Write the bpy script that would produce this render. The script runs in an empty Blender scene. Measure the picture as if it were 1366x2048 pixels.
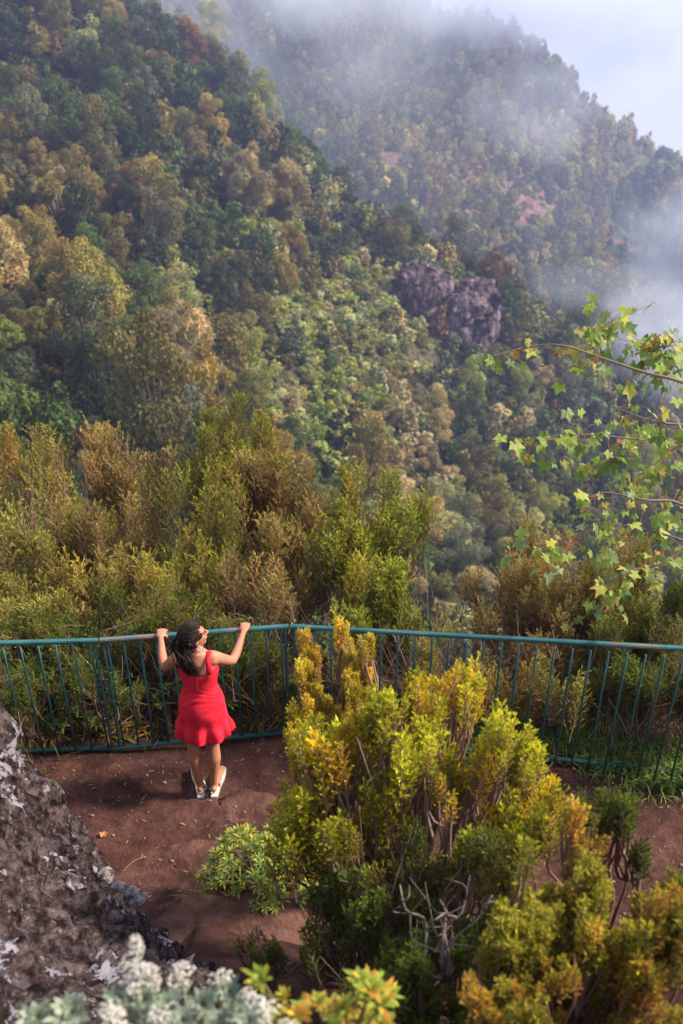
import bpy, bmesh, math, random
import numpy as np
from mathutils import Vector, Matrix, Quaternion
R = math.radians
C = bpy.context.scene
COL = C.collection

# ------------------------------------------------------------------ camera, world, sun, exposure
TH = R(29.54); CH = 5.4; FPX = 1800.0
cam_d = bpy.data.cameras.new('camera'); cam = bpy.data.objects.new('camera', cam_d); COL.objects.link(cam)
cam.location = (0, 0, CH); cam.rotation_euler = (math.pi/2 - TH, 0, 0)
cam_d.sensor_fit = 'VERTICAL'; cam_d.sensor_height = 36.0; cam_d.lens = 36.0*FPX/2048
cam_d.clip_start = 0.05; cam_d.clip_end = 6000
cam_d.dof.use_dof = True; cam_d.dof.focus_distance = 6.9; cam_d.dof.aperture_fstop = 2.0
C.camera = cam
C.render.engine = 'CYCLES'
C.cycles.use_denoising = True
C.cycles.max_bounces = 6; C.cycles.diffuse_bounces = 3; C.cycles.glossy_bounces = 2
C.cycles.transmission_bounces = 4; C.cycles.transparent_max_bounces = 6; C.cycles.volume_bounces = 4
C.cycles.volume_step_rate = 0.35; C.cycles.volume_max_steps = 96
C.cycles.sample_clamp_indirect = 4
C.view_settings.view_transform = 'Standard'; C.view_settings.look = 'None'
C.view_settings.gamma = 1.0; C.view_settings.use_curve_mapping = False
C.view_settings.exposure = 0.85

SUN_EL, SUN_AZ = R(42), R(84)          # azimuth measured clockwise from +Y (view direction)
sd = Vector((math.sin(SUN_AZ)*math.cos(SUN_EL), math.cos(SUN_AZ)*math.cos(SUN_EL), math.sin(SUN_EL)))
sun_d = bpy.data.lights.new('sun', 'SUN'); sun = bpy.data.objects.new('sun', sun_d); COL.objects.link(sun)
sun.rotation_euler = sd.to_track_quat('Z', 'Y').to_euler(); sun.location = (20, 0, 60)
sun_d.energy = 5.0; sun_d.angle = R(7); sun_d.color = (1.0, 0.86, 0.68)

wd = bpy.data.worlds.new('World'); C.world = wd; wd.use_nodes = True
nt = wd.node_tree; nt.nodes.clear()
def N(nt, typ, **kw):
    n = nt.nodes.new(typ)
    for k, v in kw.items():
        if k.startswith('i_'):
            key = k[2:]
            n.inputs[int(key) if key.isdigit() else key.replace('_', ' ')].default_value = v
        else: setattr(n, k, v)
    return n
def L(nt, a, b): nt.links.new(a, b)
def ramp(nt, fac, stops):
    r = N(nt, 'ShaderNodeValToRGB'); e = r.color_ramp.elements
    while len(e) < len(stops): e.new(0.5)
    for i, (p, c) in enumerate(stops):
        e[i].position = p; e[i].color = (*c, 1) if len(c) == 3 else c
    L(nt, fac, r.inputs[0]); return r
out = N(nt, 'ShaderNodeOutputWorld')
sky = N(nt, 'ShaderNodeTexSky', sky_type='NISHITA', sun_disc=False, sun_elevation=SUN_EL, sun_rotation=SUN_AZ)
b1 = N(nt, 'ShaderNodeBackground', i_Strength=0.10); L(nt, sky.outputs[0], b1.inputs[0])
tc = N(nt, 'ShaderNodeTexCoord')
n1 = N(nt, 'ShaderNodeTexNoise', i_Scale=4.2, i_Detail=5.0, i_Roughness=0.55, i_Distortion=0.6); L(nt, tc.outputs['Generated'], n1.inputs[0])
r1 = ramp(nt, n1.outputs[0], [(0.33, (0.42, 0.50, 0.72)), (0.44, (0.70, 0.79, 0.95)), (0.54, (0.92, 0.96, 1.0))])
b2 = N(nt, 'ShaderNodeBackground', i_Strength=0.60); L(nt, r1.outputs[0], b2.inputs[0])
mx = N(nt, 'ShaderNodeMixShader', i_0=0.9); L(nt, b1.outputs[0], mx.inputs[1]); L(nt, b2.outputs[0], mx.inputs[2])
L(nt, mx.outputs[0], out.inputs[0])

HAZE = .0006
# mist banks: pixel, depth, three radii, density, threshold, noise scale, seed
MISTS = [(940, -25, 400, 250, 70, 54, .032, .50, .014, 1), (1085, 215, 350, 60, 34, 46, .018, .52, .022, 2), (1390, 480, 300, 42, 30, 45, .028, .50, .03, 3),
         (1370, 690, 255, 42, 26, 30, .045, .46, .035, 4), (480, 60, 225, 100, 26, 55, .018, .47, .020, 5), (1190, 570, 285, 50, 22, 22, .014, .52, .035, 6),
         (1000, 300, 300, 160, 40, 90, .0022, .44, .014, 7)]
# ------------------------------------------------------------------ helpers
cT, sT = math.cos(TH), math.sin(TH)
def ray(px, py):
    x = (px-683)/FPX; y = -(py-1024)/FPX
    return np.array([x, cT+y*sT, -sT+y*cT])
def W(px, py, d):            # point seen at a pixel of the photograph at a depth
    return ray(px, py)*d + np.array([0, 0, CH])
def WZ(px, py, z):
    r = ray(px, py); return r*((z-CH)/r[2]) + np.array([0, 0, CH])
def WY(px, py, Y):
    r = ray(px, py); return r*(Y/r[1]) + np.array([0, 0, CH])
def proj(P):
    P = np.atleast_2d(P); dz = P[:, 2]-CH
    dep = P[:, 1]*cT - dz*sT; up = P[:, 1]*sT + dz*cT
    dep2 = np.maximum(dep, 1e-3)
    return 683+FPX*P[:, 0]/dep2, 1024-FPX*up/dep2, dep

def _h(ix, iy, iz, s):
    h = (ix*374761393 + iy*668265263 + iz*2147483647 + s*974634777) & 0xffffffff
    h = ((h ^ (h >> 13))*1274126177) & 0xffffffff
    h = ((h ^ (h >> 16))*2246822519) & 0xffffffff
    return ((h ^ (h >> 15)) & 0xffffff)/float(0xffffff)
def vnoise(P, s=0):
    P = np.asarray(P, float); i = np.floor(P).astype(np.int64); f = P-i; f = f*f*(3-2*f)
    r = 0
    for dx in (0, 1):
        for dy in (0, 1):
            for dz in (0, 1):
                w = (f[..., 0] if dx else 1-f[..., 0])*(f[..., 1] if dy else 1-f[..., 1])*(f[..., 2] if dz else 1-f[..., 2])
                r = r + w*_h(i[..., 0]+dx, i[..., 1]+dy, i[..., 2]+dz, s)
    return r*2-1
def fbm(P, o=4, s=0, g=0.5):
    r = 0; a = 1.0; P = np.asarray(P, float)
    for k in range(o):
        r = r + a*vnoise(P*(2.03**k)+k*17.3, s+k); a *= g
    return r

def tag(o, label=None, cat=None, group=None, kind=None):
    if label: o['label'] = label
    if cat: o['category'] = cat
    if group: o['group'] = group
    if kind: o['kind'] = kind
    return o
def thing(name, loc, label, cat, group=None, rz=0):
    o = bpy.data.objects.new(name, None); COL.objects.link(o); o.location = loc; o.rotation_euler = (0, 0, rz)
    o.empty_display_size = 0.2
    return tag(o, label, cat, group)
def mesh_np(name, V, F, mats, cols=None, smooth=False, midx=None):
    V = np.asarray(V, np.float32); F = np.asarray(F, np.int32)
    me = bpy.data.meshes.new(name)
    n, k = F.shape
    me.vertices.add(len(V)); me.vertices.foreach_set('co', V.ravel())
    me.loops.add(n*k); me.loops.foreach_set('vertex_index', F.ravel())
    me.polygons.add(n); me.polygons.foreach_set('loop_start', np.arange(0, n*k, k, dtype=np.int32))
    try: me.polygons.foreach_set('loop_total', np.full(n, k, np.int32))
    except Exception: pass
    if smooth: me.polygons.foreach_set('use_smooth', np.ones(n, bool))
    for m in (mats if isinstance(mats, (list, tuple)) else [mats]): me.materials.append(m)
    if midx is not None: me.polygons.foreach_set('material_index', np.asarray(midx, np.int32))
    if cols is not None:
        a = me.color_attributes.new('Col', 'FLOAT_COLOR', 'POINT')
        c = np.ones((len(V), 4), np.float32); c[:, :3] = cols; a.data.foreach_set('color', c.ravel())
    me.update(calc_edges=True); me.validate()
    return me
def obj(name, me, parent=None, world=True):
    o = bpy.data.objects.new(name, me); COL.objects.link(o)
    if parent is not None:
        o.parent = parent
        if world:      # mesh coordinates are world ones: bring them into the parent's frame
            o.matrix_parent_inverse = Matrix.Identity(4)
            mw = Matrix.LocRotScale(parent.location, parent.rotation_euler, parent.scale)
            me.transform(mw.inverted())
    return o
class Acc:              # collects geometry (quads; triangles repeat a vertex as degenerate-free tri list kept apart)
    def __init__(s): s.V = []; s.F = []; s.C = []; s.n = 0
    def add(s, V, F, c=None):
        V = np.asarray(V, float); F = np.asarray(F, np.int64)
        s.V.append(V); s.F.append(F+s.n); s.n += len(V)
        s.C.append(np.broadcast_to(np.ones(3) if c is None else c, (len(V), 3)))
    def mesh(s, name, mat, smooth=False):
        return mesh_np(name, np.concatenate(s.V), np.concatenate(s.F), mat, np.concatenate(s.C), smooth)
def frames(P):
    P = np.asarray(P, float); T = np.gradient(P, axis=0); T /= np.linalg.norm(T, axis=1)[:, None]+1e-12
    up = np.array([0, 0, 1.0]) if abs(T[0][2]) < 0.9 else np.array([0, 1.0, 0])
    A = []; a = np.cross(T[0], up); a /= np.linalg.norm(a)
    for t in T:
        a = a - t*np.dot(a, t); a /= np.linalg.norm(a)+1e-12; A.append(a.copy())
    A = np.array(A); B = np.cross(T, A); return T, A, B
def tube(acc, P, rad, sides=6, c=None, cap=True):
    P = np.asarray(P, float); n = len(P); rad = np.broadcast_to(np.asarray(rad, float), (n,))
    T, A, B = frames(P)
    an = np.arange(sides)*2*math.pi/sides
    V = (P[:, None, :] + rad[:, None, None]*(np.cos(an)[None, :, None]*A[:, None, :]+np.sin(an)[None, :, None]*B[:, None, :])).reshape(-1, 3)
    F = []
    for i in range(n-1):
        for j in range(sides):
            k = (j+1) % sides
            F.append((i*sides+j, i*sides+k, (i+1)*sides+k, (i+1)*sides+j))
    if cap:
        V = np.concatenate([V, [P[0]-T[0]*rad[0]*.3, P[-1]+T[-1]*rad[-1]*.5]])
        a, b = n*sides, n*sides+1
        for j in range(0, sides, 2):
            F.append((a, (j+2) % sides, (j+1) % sides, j)); q = (n-1)*sides
            F.append((b, q+j, q+(j+1) % sides, q+(j+2) % sides))
    acc.add(V, F, c)
def spline(P, n):
    P = np.asarray(P, float); m = len(P)
    Q = np.concatenate([[2*P[0]-P[1]], P, [2*P[-1]-P[-2]]]); o = []
    for u in np.linspace(0, m-1-1e-9, n):
        i = int(u); t = u-i; p0, p1, p2, p3 = Q[i], Q[i+1], Q[i+2], Q[i+3]
        o.append(0.5*((2*p1)+(-p0+p2)*t+(2*p0-5*p1+4*p2-p3)*t*t+(-p0+3*p1-3*p2+p3)*t**3))
    return np.array(o)
def rbf(pts, lam=0.0):
    P = np.asarray(pts, float); X = P[:, :2]; z = P[:, 2]; n = len(P)
    def U(r2): return 0.5*r2*np.log(r2+1e-9)
    K = U(((X[:, None]-X[None])**2).sum(-1)) + lam*np.eye(n)
    A = np.zeros((n+3, n+3)); A[:n, :n] = K; A[:n, n] = 1; A[:n, n+1:] = X; A[n, :n] = 1; A[n+1:, :n] = X.T
    s = np.linalg.solve(A, np.concatenate([z, [0, 0, 0]]))
    def f(x, y):
        Q = np.stack([np.ravel(x), np.ravel(y)], -1)
        r = np.concatenate([U(((q[:, None]-X[None])**2).sum(-1))@s[:n]+s[n]+q@s[n+1:] for q in np.array_split(Q, max(1, len(Q)//4000))])
        return r.reshape(np.shape(x))
    return f
def grid_faces(nx, ny):
    i = np.arange(nx-1)[:, None]*ny+np.arange(ny-1)[None]
    return np.stack([i, i+ny, i+ny+1, i+1], -1).reshape(-1, 4)

# ------------------------------------------------------------------ materials
def mat(name):
    m = bpy.data.materials.new(name); m.use_nodes = True; nt = m.node_tree; nt.nodes.clear()
    return m, nt, N(nt, 'ShaderNodeOutputMaterial')
def simple(name, col, rough=0.7, var=0.25, scale=12.0, bump=0.0, bscale=60.0, spec=0.3, metal=0.0, col2=None, lo=0.4, hi=0.62):
    m, nt, o = mat(name)
    p = N(nt, 'ShaderNodeBsdfPrincipled', i_Roughness=rough, i_Metallic=metal); p.inputs['Specular IOR Level'].default_value = spec
    tc = N(nt, 'ShaderNodeTexCoord'); n = N(nt, 'ShaderNodeTexNoise', i_Scale=scale, i_Detail=6.0, i_Roughness=0.6); L(nt, tc.outputs['Object'], n.inputs[0])
    c = np.array(col); d = np.array(col2) if col2 is not None else c*(1-var)
    r = ramp(nt, n.outputs[0], [(lo, tuple(d)), (hi, tuple(c))]); L(nt, r.outputs[0], p.inputs['Base Color'])
    if bump:
        n2 = N(nt, 'ShaderNodeTexNoise', i_Scale=bscale, i_Detail=4.0); L(nt, tc.outputs['Object'], n2.inputs[0])
        b = N(nt, 'ShaderNodeBump', i_Strength=bump, i_Distance=0.02); L(nt, n2.outputs[0], b.inputs['Height']); L(nt, b.outputs[0], p.inputs['Normal'])
    L(nt, p.outputs[0], o.inputs[0]); return m
def leafmat(name, mode='col', trans=0.35, rough=0.6, spec=0.25):
    """mode: col = the mesh's own colours; obj = colours x object colour; inst = colours x instance tint"""
    m, nt, o = mat(name)
    a = N(nt, 'ShaderNodeAttribute', attribute_name='Col'); c = a.outputs['Color']
    if mode != 'col':
        if mode == 'obj': t = N(nt, 'ShaderNodeObjectInfo').outputs['Color']
        else: t = N(nt, 'ShaderNodeAttribute', attribute_name='tint', attribute_type='INSTANCER').outputs['Color']
        mm = N(nt, 'ShaderNodeMix', data_type='RGBA', blend_type='MULTIPLY'); mm.inputs['Factor'].default_value = 1
        L(nt, c, mm.inputs['A']); L(nt, t, mm.inputs['B']); c = mm.outputs['Result']
    p = N(nt, 'ShaderNodeBsdfPrincipled', i_Roughness=rough); p.inputs['Specular IOR Level'].default_value = spec
    L(nt, c, p.inputs['Base Color'])
    tr = N(nt, 'ShaderNodeBsdfTranslucent'); L(nt, c, tr.inputs[0])
    mx = N(nt, 'ShaderNodeMixShader', i_0=trans); L(nt, p.outputs[0], mx.inputs[1]); L(nt, tr.outputs[0], mx.inputs[2])
    L(nt, mx.outputs[0], o.inputs[0]); return m
M_leaf_obj = leafmat('tree_leaves', 'obj', 0.3); M_leaf_inst = leafmat('wood_leaves', 'inst', 0.3)
M_leaf = leafmat('shrub_leaves', 'col', 0.35)
M_bark = simple('bark', (0.16, 0.12, 0.10), 0.9, 0.5, 9, 0.5, 40)
M_twig = leafmat('twigs', 'col', 0.0, 0.85, 0.1)

def terrain_mat(name, stops, rock, scale, thr):
    m, nt, o = mat(name); g = N(nt, 'ShaderNodeNewGeometry')
    p = N(nt, 'ShaderNodeBsdfPrincipled', i_Roughness=0.95); p.inputs['Specular IOR Level'].default_value = 0.1
    n = N(nt, 'ShaderNodeTexNoise', i_Scale=scale, i_Detail=8.0, i_Roughness=0.7); L(nt, g.outputs['Position'], n.inputs[0])
    r = ramp(nt, n.outputs[0], stops)
    n2 = N(nt, 'ShaderNodeTexNoise', i_Scale=scale*.25, i_Detail=5.0); L(nt, g.outputs['Position'], n2.inputs[0])
    k = ramp(nt, n2.outputs[0], [(thr, (0, 0, 0)), (thr+.04, (1, 1, 1))])
    mm = N(nt, 'ShaderNodeMix', data_type='RGBA'); L(nt, k.outputs[0], mm.inputs['Factor']); L(nt, r.outputs[0], mm.inputs['A']); mm.inputs['B'].default_value = (*rock, 1)
    at_ = N(nt, 'ShaderNodeAttribute', attribute_name='Col'); bare = N(nt, 'ShaderNodeMix', data_type='RGBA')      # bare rock where the mesh says so
    n9 = N(nt, 'ShaderNodeTexNoise', i_Scale=.22, i_Detail=9.0, i_Roughness=.75); L(nt, g.outputs['Position'], n9.inputs[0]); r9 = ramp(nt, n9.outputs[0], [(.4, (.06, .035, .04)), (.5, (.17, .085, .08)), (.6, (.28, .18, .17))])
    L(nt, at_.outputs['Fac'], bare.inputs['Factor']); L(nt, mm.outputs['Result'], bare.inputs['A']); L(nt, r9.outputs[0], bare.inputs['B'])
    L(nt, bare.outputs['Result'] if name.startswith('far') else mm.outputs['Result'], p.inputs['Base Color'])
    b = N(nt, 'ShaderNodeBump', i_Strength=0.8, i_Distance=1.0); L(nt, n.outputs[0], b.inputs['Height']); L(nt, b.outputs[0], p.inputs['Normal'])
    L(nt, p.outputs[0], o.inputs[0]); return m
M_hill = terrain_mat('hillside_cover', [(0.38, (0.02, 0.028, 0.012)), (0.5, (0.07, 0.075, 0.03)), (0.6, (0.17, 0.14, 0.08))], (0.13, 0.08, 0.07), 0.9, 0.56)
M_far = terrain_mat('far_slope_cover', [(0.35, (0.02, 0.04, 0.02)), (0.5, (0.05, 0.08, 0.03)), (0.65, (0.12, 0.11, 0.05))], (0.20, 0.09, 0.08), 0.12, 0.60)

# ------------------------------------------------------------------ hillsides
def P3(px, py, d): return tuple(W(px, py, d))
crest = [(-700, -700, 330), (-100, -420, 300), (150, -200, 275), (330, 0, 250), (500, 150, 232), (640, 285, 218), (740, 400, 210), (840, 465, 205), (960, 520, 203),
         (1080, 620, 200), (1180, 700, 197), (1260, 790, 194), (1400, 880, 190), (1700, 1080, 185)]
crest = [(a, b+62, d) for a, b, d in crest]      # the ground lies a tree's height below the skyline of crowns
h1 = [P3(*c) for c in crest]
h1 += [(c[0]+18, c[1]+42, c[2]-52) for c in h1]
h1 += [P3(-600, 200, 150), P3(-500, 700, 100), P3(0, 0, 205), P3(0, 250, 165), P3(0, 500, 128), P3(100, 700, 105), P3(0, 900, 82), P3(-400, 1000, 65), P3(250, 200, 185),
       P3(300, 450, 150), P3(330, 650, 122), P3(350, 850, 98), P3(480, 350, 182), P3(520, 600, 150), P3(560, 760, 132), P3(600, 900, 112), P3(640, 450, 192),
       P3(760, 640, 170), P3(900, 640, 180), P3(760, 850, 140), P3(960, 800, 170), P3(1150, 850, 175), P3(900, 1050, 125), P3(1100, 1000, 150), P3(1300, 1000, 160), P3(1500, 1150, 150),
       P3(700, 1100, 92), P3(950, 1200, 100), P3(1300, 1200, 120)]
h1 += [(0, 9, -4.5), (0, 18, -18), (-12, 18, -13), (14, 18, -19), (-5, 40, -35), (22, 45, -47), (-45, 40, -20), (60, 60, -60), (-12, 9, -3), (12, 9, -6), (0, -40, 20), (60, -20, 0), (-60, -20, 20), (90, 90, -100)]
F1 = rbf(h1, 2.0)
def hill_z(x, y):
    p = np.stack([np.asarray(x)*.03, np.asarray(y)*.03, np.zeros_like(x)], -1)
    far = np.clip((np.asarray(y)-25)/60, 0, 1)
    return F1(x, y) + far*(3.2*fbm(p, 4, 3)+4.0*(1-np.abs(vnoise(p*1.7+9, 5)))-3)
gx = np.arange(-190, 190, 2.0); gy = np.arange(7.6, 330, 2.0); X, Y = np.meshgrid(gx, gy, indexing='ij')
Z = hill_z(X, Y)
V = np.stack([X, Y, Z], -1).reshape(-1, 3)
tag(obj('near_hillside', mesh_np('near_hillside', V, grid_faces(len(gx), len(gy)), M_hill, smooth=True)), kind='structure')

sky2 = [(300, -260, 520), (560, -120, 500), (800, 0, 480), (1000, 95, 465), (1060, 115, 460), (1140, 155, 455), (1200, 195, 450), (1260, 230, 446), (1300, 265, 444), (1340, 312, 442), (1400, 345, 442), (1480, 450, 440), (1700, 640, 440)]
h2 = [P3(*c) for c in sky2]
h2 += [(c[0]+15, c[1]+70, c[2]-90) for c in h2]
h2 += [P3(400, 0, 470), P3(620, 200, 400), P3(700, 60, 440), P3(800, 250, 400), P3(900, 150, 430), P3(780, 380, 345), P3(930, 350, 392), P3(1000, 460, 350), P3(1080, 250, 430), P3(1100, 420, 372), P3(1150, 330, 410), P3(1230, 420, 408), P3(1320, 420, 420),
       P3(950, 520, 318), P3(1100, 600, 312), P3(1250, 600, 370), P3(1250, 760, 300), P3(1366, 700, 350), P3(1366, 860, 290), P3(1600, 900, 290), (60, 260, -135), (-60, 300, -90), (140, 230, -160), (-120, 360, -40)]
F2 = rbf(h2, 4.0)
def far_z(x, y):
    p = np.stack([np.asarray(x)*.014, np.asarray(y)*.014, np.zeros_like(x)], -1)
    return F2(x, y) + 6*fbm(p, 4, 11)+ 9*(1-np.abs(vnoise(p*1.5+3, 15)))-9
gx = np.arange(-260, 420, 4.0); gy = np.arange(220, 700, 4.0); X, Y = np.meshgrid(gx, gy, indexing='ij')
V = np.stack([X, Y, far_z(X, Y)], -1).reshape(-1, 3)
a, b, _ = proj(V); rk_ = np.clip(1.25-np.minimum.reduce([((a-1060)/80)**2+((b-405)/75)**2, ((a-790)/45)**2+((b-315)/40)**2, ((a-1165)/28)**2+((b-190)/32)**2]), 0, 1)*(V[:, 1] > 300)
tag(obj('far_mountain', mesh_np('far_mountain', V, grid_faces(len(gx), len(gy)), M_far, np.repeat(rk_[:, None], 3, 1), smooth=True)), kind='structure')

# ------------------------------------------------------------------ tree crowns
def rot_to(N_, spin):
    """orthonormal frames (t, b) for normals N_ with random spin"""
    a = np.where(np.abs(N_[:, 2:3]) < .9, [[0, 0, 1.0]], [[1.0, 0, 0]])
    t = np.cross(N_, a); t /= np.linalg.norm(t, axis=1)[:, None]; b = np.cross(N_, t)
    c, s = np.cos(spin)[:, None], np.sin(spin)[:, None]
    return t*c+b*s, -t*s+b*c
def cards(P, Nn, L_, Wd, rng, cols, bend=.25):
    n = len(P); t, b = rot_to(Nn, rng.uniform(0, 2*math.pi, n)); L_ = np.broadcast_to(L_, (n,))[:, None]; Wd = np.broadcast_to(Wd, (n,))[:, None]
    V = np.stack([P-t*L_*.5, P-b*Wd*.5-Nn*L_*bend*.4, P+t*L_*.5, P+b*Wd*.5-Nn*L_*bend*.4], 1).reshape(-1, 3)
    return V, np.arange(4*n).reshape(-1, 4), np.repeat(cols, 4, axis=0)
def crown_mesh(name, seed, kind, m, n=2600, cs_=(.06, .16)):
    rng = np.random.default_rng(seed)
    hgt = {'round': 1.0, 'tall': 1.65, 'wide': .72, 'twig': 1.05}[kind]
    k = {'round': 24, 'tall': 26, 'wide': 26, 'twig': 16}[kind]
    cs = []; rs = []
    for i in range(k):
        u = (i+.5)/k; a = i*2.4+rng.uniform(-.4, .4); zz = u*hgt*1.7
        prof = math.sqrt(max(.02, 1-(abs(zz-hgt*.75)/(hgt*1.05))**2))
        rr = prof*rng.uniform(.25, .85)
        cs.append((rr*math.cos(a), rr*math.sin(a), zz+rng.uniform(-.1, .1))); rs.append(rng.uniform(.17, .42)*(1.15-.45*u))
    cs = np.array(cs); rs = np.array(rs)
    N0 = n*3; li = rng.choice(k, N0, p=rs**2/np.sum(rs**2))
    d = rng.normal(size=(N0, 3)); d /= np.linalg.norm(d, axis=1)[:, None]
    lump = 1+.38*vnoise(d*3+li[:, None]*7.1, seed)+rng.normal(0, .09, N0)
    P = cs[li]+d*(rs[li]*lump)[:, None]*np.array([1, 1, .85])
    inside = np.zeros(N0, bool)
    for j in range(k): inside |= (((P-cs[j])/np.array([1, 1, .85]))**2).sum(1) < (rs[j]*.8)**2
    keep = ~inside & (d[:, 2] > -.75); P = P[keep][:n]; d = d[keep][:n]; li = li[keep][:n]; n = len(P)
    g = rng.uniform(.66, 1.34, k)[li]*rng.uniform(.78, 1.22, n)
    hue = np.clip(rng.normal(0, .09, n)+rng.normal(0, .07, k)[li], -.16, .3)
    col = np.stack([g*(1+hue), g, g*(1-hue*.6)], 1)
    if kind == 'twig':
        Nn = rng.normal(size=(n, 3)); Nn /= np.linalg.norm(Nn, axis=1)[:, None]
        V, F, Cc = cards(P, Nn, rng.uniform(.12, .34, n), rng.uniform(.02, .045, n), rng, col, .1)
    else:
        Nn = d*.9+rng.normal(size=(n, 3))*.55+np.array([0, 0, .2]); Nn /= np.linalg.norm(Nn, axis=1)[:, None]
        s = rng.uniform(*cs_, n); V, F, Cc = cards(P, Nn, s*1.2, s*.8, rng, col)
    V[:, 2] += .35
    return mesh_np(name, V, F, m, Cc), cs+[0, 0, .35], rs
def trunk_mesh(name, seed, cs, m, pale=False):
    rng = np.random.default_rng(seed); a = Acc()
    top = cs[:, 2].max()*.85; bend = rng.uniform(-.1, .1, 2)
    col = np.array([.30, .25, .21] if pale else [.11, .09, .075])
    P = spline([(0, 0, -.6), (bend[0]*.4, bend[1]*.4, .2), (bend[0], bend[1], top*.55), (bend[0]*.5, bend[1]*.5, top)], 8)
    tube(a, P, np.linspace(.075, .015, 8), 6, col)
    for c in cs[::1]:
        s = P[min(6, max(1, int(c[2]/top*5)))]
        tube(a, spline([s, (s+c)/2+[0, 0, -.08], c], 5), np.linspace(.028, .006, 5), 4, col)
        if pale:
            for q in range(4):
                e = c+rng.normal(0, .22, 3)+[0, 0, .12]; tube(a, [c, (c+e)/2+rng.normal(0, .03, 3), e], [.008, .006, .003], 3, col*1.2)
    return a.mesh(name, m)
PROTO = []
for i, kd in enumerate(['round', 'tall', 'round', 'wide', 'tall', 'round', 'twig', 'twig', 'wide']):
    cm, cs, rs = crown_mesh('crown', 40+i, kd, M_leaf_obj, 9500 if kd != 'twig' else 7000, (.032, .085))
    PROTO.append((kd, cm, trunk_mesh('trunk', 60+i, cs, M_twig, kd == 'twig')))
WOOD = bpy.data.collections.new('wood_prototypes')      # not linked to the scene: source of the far wood's crowns
for i, kd in enumerate(['round', 'tall', 'wide', 'twig', 'round']):
    cm, cs, rs = crown_mesh('wood_crown', 90+i, kd, M_leaf_inst, 620 if kd != 'twig' else 800)
    c2 = cm
    # larger leaf clumps, since these stand far off
    n_ = len(cm.vertices); v = np.empty(n_*3, np.float32); cm.vertices.foreach_get('co', v); v = v.reshape(-1, 4, 3)
    ctr = v.mean(1, keepdims=True); v = ctr+(v-ctr)*(2.1 if kd != 'twig' else 2.4); cm.vertices.foreach_set('co', v.ravel()); cm.update()
    WOOD.objects.link(bpy.data.objects.new('wood_crown_%d' % i, cm))
PAL = {'dark': (.040, .065, .022), 'green': (.08, .125, .028), 'olive': (.17, .155, .045), 'lime': (.27, .30, .06), 'grey': (.135, .155, .09),
       'rust': (.26, .165, .07), 'tan': (.42, .35, .17), 'yellow': (.27, .22, .055), 'pale': (.34, .36, .15)}
def wood(name, pts, scl, idx, tint, rng):
    me = bpy.data.meshes.new(name); me.vertices.add(len(pts)); me.vertices.foreach_set('co', np.asarray(pts, np.float32).ravel())
    for nm, ty, dat in (('scl', 'FLOAT_VECTOR', scl), ('rotv', 'FLOAT_VECTOR', np.stack([rng.normal(0, .1, len(pts)), rng.normal(0, .1, len(pts)), rng.uniform(0, 6.28, len(pts))], 1))):
        a = me.attributes.new(nm, ty, 'POINT'); a.data.foreach_set('vector', np.asarray(dat, np.float32).ravel())
    a = me.attributes.new('pick', 'INT', 'POINT'); a.data.foreach_set('value', np.asarray(idx, np.int32))
    a = me.attributes.new('tint', 'FLOAT_COLOR', 'POINT'); c = np.ones((len(pts), 4), np.float32); c[:, :3] = tint; a.data.foreach_set('color', c.ravel())
    o = bpy.data.objects.new(name, me); COL.objects.link(o)
    ng = bpy.data.node_groups.new(name, 'GeometryNodeTree')
    ng.interface.new_socket('Geometry', in_out='INPUT', socket_type='NodeSocketGeometry'); ng.interface.new_socket('Geometry', in_out='OUTPUT', socket_type='NodeSocketGeometry')
    gi = ng.nodes.new('NodeGroupInput'); go = ng.nodes.new('NodeGroupOutput')
    ip = ng.nodes.new('GeometryNodeInstanceOnPoints'); ci = ng.nodes.new('GeometryNodeCollectionInfo')
    ci.inputs['Collection'].default_value = WOOD; ci.inputs['Separate Children'].default_value = True; ci.inputs['Reset Children'].default_value = True
    def at(nm, ty):
        n = ng.nodes.new('GeometryNodeInputNamedAttribute'); n.data_type = ty; n.inputs['Name'].default_value = nm; return n.outputs['Attribute']
    ng.links.new(gi.outputs[0], ip.inputs['Points']); ng.links.new(ci.outputs[0], ip.inputs['Instance']); ip.inputs['Pick Instance'].default_value = True
    ng.links.new(at('pick', 'INT'), ip.inputs['Instance Index']); ng.links.new(at('rotv', 'FLOAT_VECTOR'), ip.inputs['Rotation']); ng.links.new(at('scl', 'FLOAT_VECTOR'), ip.inputs['Scale'])
    ng.links.new(ip.outputs[0], go.inputs[0])
    md = o.modifiers.new('wood', 'NODES'); md.node_group = ng
    return tag(o, kind='stuff')
def tints(names, w, n, rng, v=.25):
    c = np.array([PAL[a] for a in names])[rng.choice(len(names), n, p=np.array(w)/np.sum(w))]
    return c*rng.uniform(1-v, 1+v, (n, 1))*rng.uniform([.92, .95, .8], [1.12, 1.05, 1.05], (n, 3))
rng = np.random.default_rng(5)

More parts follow.
